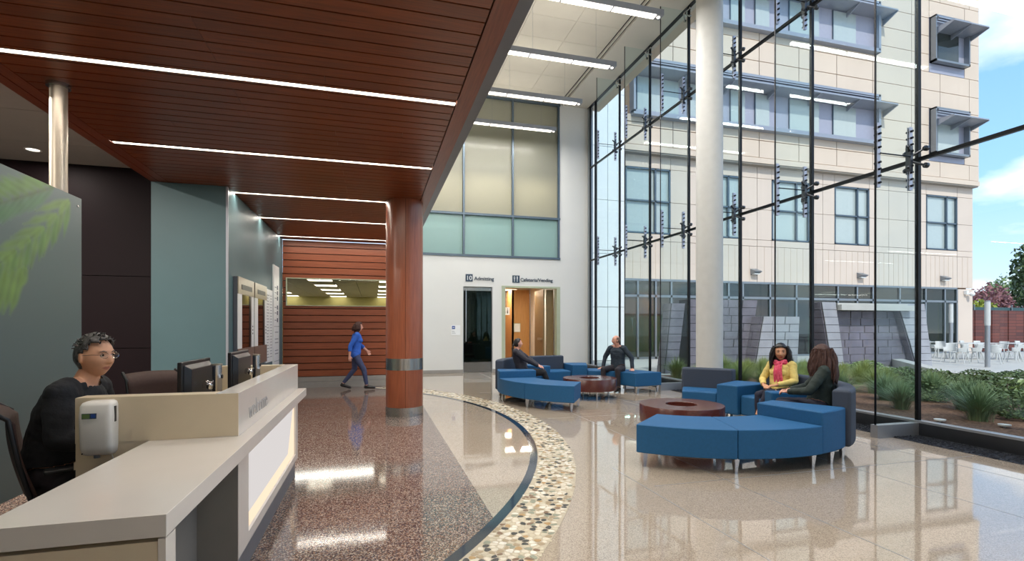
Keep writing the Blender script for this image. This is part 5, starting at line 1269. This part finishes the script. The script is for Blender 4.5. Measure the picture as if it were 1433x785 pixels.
    def garment(name, m, test, off, hem_n=0.0):
        nv = {}; vs = []; fs = []
        for p in me.polygons:
            if all(test(i) for i in p.vertices):
                f = []
                for i in p.vertices:
                    if i not in nv:
                        v = me.vertices[i]; w_ = noise.noise(v.co * 14 / s) * .007 + noise.noise(v.co * 32 / s) * .003
                        nv[i] = len(vs); vs.append(v.co + v.normal * (off + w_) * s)
                    f.append(nv[i])
                fs.append(f)
        g = bpy.data.meshes.new(name); g.from_pydata(vs, [], fs); g.materials.append(M[m]); g.polygons.foreach_set('use_smooth', [True] * len(fs))
        o = link(name, g, root); so = o.modifiers.new('s', 'SOLIDIFY'); so.thickness = .005; so.offset = -1
        return o
    def is_low(i):
        nm, t = lab[i]; return nm == 'thigh' or (nm.startswith('shin') and t < shin_cover) or (nm == 'torso' and t < .14)
    def is_top(i):
        nm, t = lab[i]; co = me.vertices[i].co; c = HRi @ (co - hd) / hs_
        if c.z > -.142 and math.hypot(c.x, c.y) < .122: return False
        if nm == 'head': return False
        if nm == 'torso': return (co - nk).length > .055 * s and not (t > .93 and (co - nk).length < (.075 + .02 * collar) * s and co.z > nk.z - .02)
        return nm == 'arm' or (nm.startswith('fore') and t < sleeve) or (hem and nm == 'thigh' and t < hem)
    garment(bottom[0], bottom[1], is_low, .006)
    garment(top[0], top[1], is_top, loose + .004)
    garment('shoes', 'shoe', lambda i: lab[i][0] == 'foot' or (lab[i][0].startswith('shin') and lab[i][1] > .985), .007)
    # eyes, brows
    for q in (-1, 1):
        o = MB().ball(hd + HR @ Vector((q * .031, .0785, .010)) * hs_, .0102 * hs_, 14, 10).build('eye', M['eye_white'], root, smooth=60)
        MB().ball(hd + HR @ Vector((q * .031, .0850, .010)) * hs_, .0062 * hs_, 10, 8).build('iris', M['iris'], o, smooth=60)
        MB().tube([hd + HR @ Vector((q * a, b, c)) * hs_ for a, b, c in ((.014, .0925, .027), (.03, .0905, .033), (.046, .080, .028))], [.0022 * hs_, .003 * hs_, .0015 * hs_], 6).build('eyebrow', M[hair[1]], root, smooth=60)
        MB().tube([hd + HR @ Vector((q * a, b, c)) * hs_ for a, b, c in ((.018, .0865, .0155), (.031, .0900, .019), (.045, .080, .0145))], [.0016 * hs_, .0022 * hs_, .001 * hs_], 6).build('eyelid', M[skin], root, smooth=60)
    # hair
    hb = MB(); n, m = 72, 40; vv = {}; hs = []; hfs = []
    style = hair[0]
    def inhair(p):
        x, y, z = p
        if style == 'balding': return (z < .075 and z > -.045 and y < .02 and abs(x) > .02) or (y < -.045 and z > -.05 and z < .085)
        line = .066 if style in ('short', 'bun') else .055
        if y > .035: return z > line + (.01 if abs(x) < .03 else 0)
        if y > .012: return z > .028
        if y > -.012: return z > .016 if style in ('short', 'bun') else z > -.02
        return z > -.062 + (y + .02) * .1
    hr = random.Random(len(label)); grid = []
    for i in range(m + 1):
        th = pi * i / m; row = []
        for k in range(n):
            b = head_point(sin(th) * cos(2 * pi * k / n), sin(th) * sin(2 * pi * k / n), cos(th)); d_ = b.normalized()
            off = (.011 if style in ('short', 'bun') else .006 if style == 'balding' else .020) + .0015 * noise.noise(b * 40) + .002 * noise.noise(Vector((b.x * 160, b.y * 30, b.z * 30)))
            if style in ('short',) and b.z > .05 and b.y > 0: off += .010
            row.append((b, b + d_ * off))
        grid.append(row)
    for i in range(m):
        for k in range(n):
            qd = [grid[i][k], grid[i + 1][k], grid[i + 1][(k + 1) % n], grid[i][(k + 1) % n]]
            if all(inhair(g[0]) for g in qd): hb.add([hd + HR @ (g[1] * hs_) for g in qd], [(0, 1, 2, 3)])
    hm = hb.mesh('hair', M[hair[1]]); bm = bmesh.new(); bm.from_mesh(hm); bmesh.ops.remove_doubles(bm, verts=bm.verts, dist=.0005); bmesh.ops.recalc_face_normals(bm, faces=bm.faces); bm.to_mesh(hm); bm.free()
    hm.polygons.foreach_set('use_smooth', [True] * len(hm.polygons)); o = link('hair', hm, root); so = o.modifiers.new('s', 'SOLIDIFY'); so.thickness = .010 * hs_; so.offset = -1
    lk = MB(); vol = J.get('vol', 1.2)
    if style == 'short':
        for k in range(220):
            a = hr.uniform(0, 2 * pi); th = hr.uniform(0, 1.25); b = head_point(sin(th) * cos(a), sin(th) * sin(a), cos(th))
            if not inhair(b): continue
            d_ = b.normalized(); fw = Vector((hr.uniform(-.3, .3), .3 if b.y > 0 else -.3, .35 if b.y > .02 else -.25)); lk.tube([hd + HR @ (b + d_ * .010) * hs_, hd + HR @ (b + d_ * .019 + fw * .012) * hs_, hd + HR @ (b + d_ * .017 + fw * .03) * hs_], [.004 * hs_, .0035 * hs_, .001], 5)
    if style == 'bun':
        lk.ball(hd + HR @ Vector((0, -.115, -.03)) * hs_, (.03 * hs_, .03 * hs_, .035 * hs_), 12, 8)
        for k in range(26): a = hr.uniform(-.3, .3); lk.tube([hd + HR @ Vector((a * .1, -.12, -.03)) * hs_, hd + HR @ Vector((a * .15, -.15, -.10)) * hs_, hd + HR @ Vector((a * .22, -.14, -.2 - hr.uniform(0, .04))) * hs_], [.008, .009, .003], 6)
    if style == 'long':
        lk.ball(hd + HR @ Vector((0, -.045, -.06)) * hs_, (.078 * vol * hs_, .062 * vol * hs_, .14 * hs_), 20, 14, T=HRf)
        for k in range(150):
            a = hr.uniform(-1.18, 1.18) * pi * .62 - pi / 2 if k % 3 else hr.choice((-1, 1)) * hr.uniform(.36, .62) * pi - pi / 2
            x, y = cos(a), sin(a); z0 = hr.uniform(.02, .09)
            if y > .45: continue
            r_ = sqrt(max(0, 1 - (z0 / .13) ** 2)); ln = J.get('hairlen', .24) * hr.uniform(.75, 1.05); wv = hr.uniform(.006, .016); ph = hr.uniform(0, 6)
            pts = [];
            for j in range(8):
                t = j / 7; rad = vol + .30 * sin(min(1, t * 1.3) * pi / 2) - .10 * max(0, t - .7) / .3
                pts.append(hd + HR @ (Vector((.077 * x * rad * max(r_, t ** .3), .096 * y * rad * max(r_, t ** .3) - .01 * t, 0)) * hs_) + HR @ Vector((wv * sin(ph + t * 7), wv * cos(ph + t * 6), z0 - (ln + z0) * t)) * hs_)
            lk.tube(pts, [.012 * hs_, .016 * hs_, .018 * hs_, .018 * hs_, .017 * hs_, .015 * hs_, .011 * hs_, .003 * hs_], 6)
    if lk.v: lk.build('hair_locks', M[hair[1]], root, smooth=60)
    root['_h'] = 0; del root['_h']
    return root, hd, HR

def seated(ph=.54, hip=.1, kn=.44, kz=.50, lean=0.0, s=1.0, **k):
    J = dict(pelvis=(0, 0, ph), chest=(0, lean * .55 - .01, ph + .36 * s), neck=(0, lean - .01, ph + .52 * s), head=(0, lean + .035, ph + .665 * s),
             shL=(-.175 * s, lean * .9 - .01, ph + .475 * s), shR=(.175 * s, lean * .9 - .01, ph + .475 * s), hipL=(-.09, .01, ph - .01), hipR=(.09, .01, ph - .01),
             knL=(-.11, kn, kz), knR=(.11, kn, kz), anL=(-.11, kn + .02, .095), anR=(.11, kn + .02, .095), toeL=(-.12, kn + .19, .045), toeR=(.12, kn + .19, .045))
    J.update(k); return J

# receptionist in black at the desk
root, hd, HR = person('seated man with short greying hair, glasses and a black long-sleeved sweater behind the desk', (-1.74, 3.50, 0), R(-90),
    seated(ph=.60, s=1.04, lean=.10, kz=.56, head=(0, .155, 1.295), yaw=-.42, pitch=-.02, elL=(-.25, .12, .86), elR=(.25, .10, .86), wrL=(-.12, .33, .80), wrR=(.14, .32, .80),
           handL=(.3, 1, -.1), handR=(-.3, 1, -.1), thumbL=(1, 0, .3), thumbR=(-1, 0, .3)), skin='skin', top=('sweater', 'cloth_black'), bottom=('trousers', 'cloth_trouser'),
    hair=('short', 'hair_grey'), s=1.04, vox=.0048, wide=1.16, fat=.8)
g = MB()
for q in (-1, 1):
    pts = [Vector((q * .031 + .024 * cos(a), .102 - .006 * abs(cos(a)), .008 + .016 * sin(a))) for a in [2 * pi * k / 16 for k in range(17)]]
    g.tube([hd + HR @ p * 1.04 for p in pts], .0013, 5)
    g.tube([hd + HR @ Vector(p) * 1.04 for p in ((q * .055, .098, .012), (q * .076, .06, .012), (q * .082, .0, .008))], .0014, 5)
g.tube([hd + HR @ Vector(p) * 1.04 for p in ((-.008, .104, .010), (0, .107, .013), (.008, .104, .010))], .0013, 5)
g.build('glasses', M['chrome'], root)
gl_ = MB()
for q in (-1, 1): gl_.add([hd + HR @ (Vector((q * .031 + .023 * cos(a), .1015 - .006 * abs(cos(a)), .008 + .015 * sin(a))) * 1.04) for a in [2 * pi * k / 16 for k in range(16)]], [tuple(range(16))])
gl_.build('lens', M['glass'], root)

# woman in dark green, back to the camera
person('seated woman with wavy brown hair and a dark green top, her back to the desk', (5.30, 4.95, 0), R(44),
    seated(ph=.50, s=.92, lean=-.05, kn=.42, head=(.0, -.035, 1.115), yaw=-.75, elL=(-.27, .10, .70), elR=(.25, .12, .70), wrL=(-.10, .33, .66), wrR=(.10, .33, .66),
           handL=(.5, .9, -.1), handR=(-.5, .9, .0), palmL=(.2, 0, -1), palmR=(-.2, 0, -1), thumbL=(.5, .3, .6), thumbR=(-.5, .3, .6), curlL=.5, curlR=.5, hairlen=.30, vol=1.36),
    skin='skin_pale', top=('top', 'cloth_green'), bottom=('trousers', 'cloth_navy'), hair=('long', 'hair_brown'), s=.92, wide=1.14, female=True, vox=.007, sleeve=.95, hk=1.18)

# woman with the pink scarf
Js = seated(ph=.50, s=.87, lean=-.04, kn=.40, head=(0, -.02, 1.10), yaw=.50, pitch=-.02, elL=(-.23, .04, .70), elR=(.24, .04, .69), wrL=(-.08, .25, .64), wrR=(.10, .26, .63),
           handL=(.75, .55, -.1), handR=(-.7, .6, -.1), palmL=(0, -.2, -1), palmR=(0, -.2, -1), thumbL=(.2, .3, .9), thumbR=(-.2, .3, .9), curlL=.45, curlR=.45, hairlen=.23, vol=1.42, knL=(-.05, .41, .54), knR=(.10, .38, .49), anL=(.02, .56, .22), anR=(.10, .40, .10), toeL=(.04, .72, .16), toeR=(.11, .56, .045))
root, hd, HR = person('smiling seated woman with dark hair, yellow cardigan and pink scarf', (5.74, 6.02, 0), R(108), Js,
    skin='skin_tan', top=('cardigan', 'cloth_yellow'), bottom=('trousers', 'cloth_navy'), hair=('long', 'hair_black'), s=.87, wide=1.10, female=True, vox=.006, sleeve=.93, lipm='lip_red', shin_cover=.72, hk=1.2)
nk = Vector(Js['neck']); sc = MB()
for lay, (rr, zz, th) in enumerate(((.080, .012, .022), (.090, -.012, .024))):
    sc.tube([nk + Vector((rr * cos(a) * 1.05, .012 + rr * sin(a), zz + .012 * sin(3 * a + lay))) for a in [2 * pi * k / 20 for k in range(21)]], [th + .004 * sin(5 * k) for k in range(21)], 8)
sc.build('scarf', M['scarf'], root, smooth=70)
for q, ln in ((-.03, .30), (.015, .34)):
    st = MB(); n = 9; vs = []
    for j in range(n):
        t = j / (n - 1); w_ = .026 + .022 * t
        for k in range(7):
            e_ = -1 + k / 3; vs.append(nk + Vector((q + e_ * w_ - .02 * t, .098 + .075 * sin(min(1, t * 2) * pi / 2) - .03 * t + .008 * cos(k * 2.2 + t * 3), .0 - ln * t)))
    st.add(vs, [(j * 7 + k, j * 7 + k + 1, (j + 1) * 7 + k + 1, (j + 1) * 7 + k) for j in range(n - 1) for k in range(6)])
    o = st.build('scarf_end', M['scarf'], root, smooth=70); so = o.modifiers.new('s', 'SOLIDIFY'); so.thickness = .012

# man on the far bench
person('seated man with receding hair and a dark slate shirt, both hands on the bench', (5.52, 10.64, 0), R(128),
    seated(ph=.51, s=.98, lean=.06, kn=.42, head=(0, .10, 1.16), yaw=-.85, pitch=.05, elL=(-.34, .0, .76), elR=(.32, .02, .76), wrL=(-.37, .04, .51), wrR=(.35, .08, .51), handL=(-.3, .6, -.10), handR=(.3, .7, -.1), palmL=(0, 0, -1), palmR=(0, 0, -1), curlL=.1, curlR=.1,
           knL=(-.17, .40, .50), knR=(.17, .42, .50), anL=(-.19, .38, .10), anR=(.18, .44, .10), toeL=(-.2, .56, .045), toeR=(.2, .62, .045)),
    skin='skin_pale', top=('shirt', 'cloth_slate'), bottom=('trousers', 'cloth_trouser'), hair=('balding', 'hair_short'), s=.98, wide=1.06, vox=.008)

# woman in the dark jacket
person('seated woman with tied-back black hair in a dark jacket leaning back on the far sofa', (3.10, 10.36, 0), R(-112),
    seated(ph=.50, s=.93, lean=-.13, kn=.44, head=(0, -.10, 1.115), yaw=.35, pitch=.12, elL=(-.22, .10, .78), elR=(.22, .10, .78), wrL=(-.13, .34, .64), wrR=(.12, .35, .64), handL=(.2, 1, -.3), handR=(-.1, 1, -.3), knL=(-.1, .45, .50), knR=(.1, .47, .50), anL=(-.11, .60, .10), anR=(.1, .62, .10), toeL=(-.12, .78, .045), toeR=(.1, .80, .045)),
    skin='skin_pale', top=('jacket', 'cloth_charcoal'), bottom=('trousers', 'cloth_black'), hair=('bun', 'hair_black'), s=.93, wide=1.08, female=True, vox=.008, hem=.12)

# woman walking past the wood wall
person('woman in a bright blue top and dark jeans walking past the wood wall', (-.42, 12.36, 0), R(-90),
    dict(pelvis=(0, 0, .86), chest=(0, .03, 1.17), neck=(0, .03, 1.335), head=(0, .075, 1.475), shL=(-.16, .01, 1.28), shR=(.16, .05, 1.28), elL=(-.21, .10, 1.05), elR=(.22, -.10, 1.04), wrL=(-.20, .27, .90), wrR=(.22, -.12, .80),
         handL=(.1, .5, -.8), handR=(0, .1, -1), palmL=(1, 0, 0), palmR=(-1, 0, 0), thumbL=(0, 1, 0), thumbR=(0, 1, 0), hipL=(-.085, 0, .83), hipR=(.085, 0, .83), knL=(-.09, -.02, .47), knR=(.09, .20, .46), anL=(-.09, -.28, .14), anR=(.09, .26, .10), toeL=(-.09, -.13, .045), toeR=(.09, .43, .045), hairlen=.10),
    skin='skin_pale', top=('blouse', 'cloth_blue'), bottom=('jeans', 'cloth_jeans'), hair=('long', 'hair_brown'), s=.93, female=True, vox=.008, sleeve=.55, hem=.1)
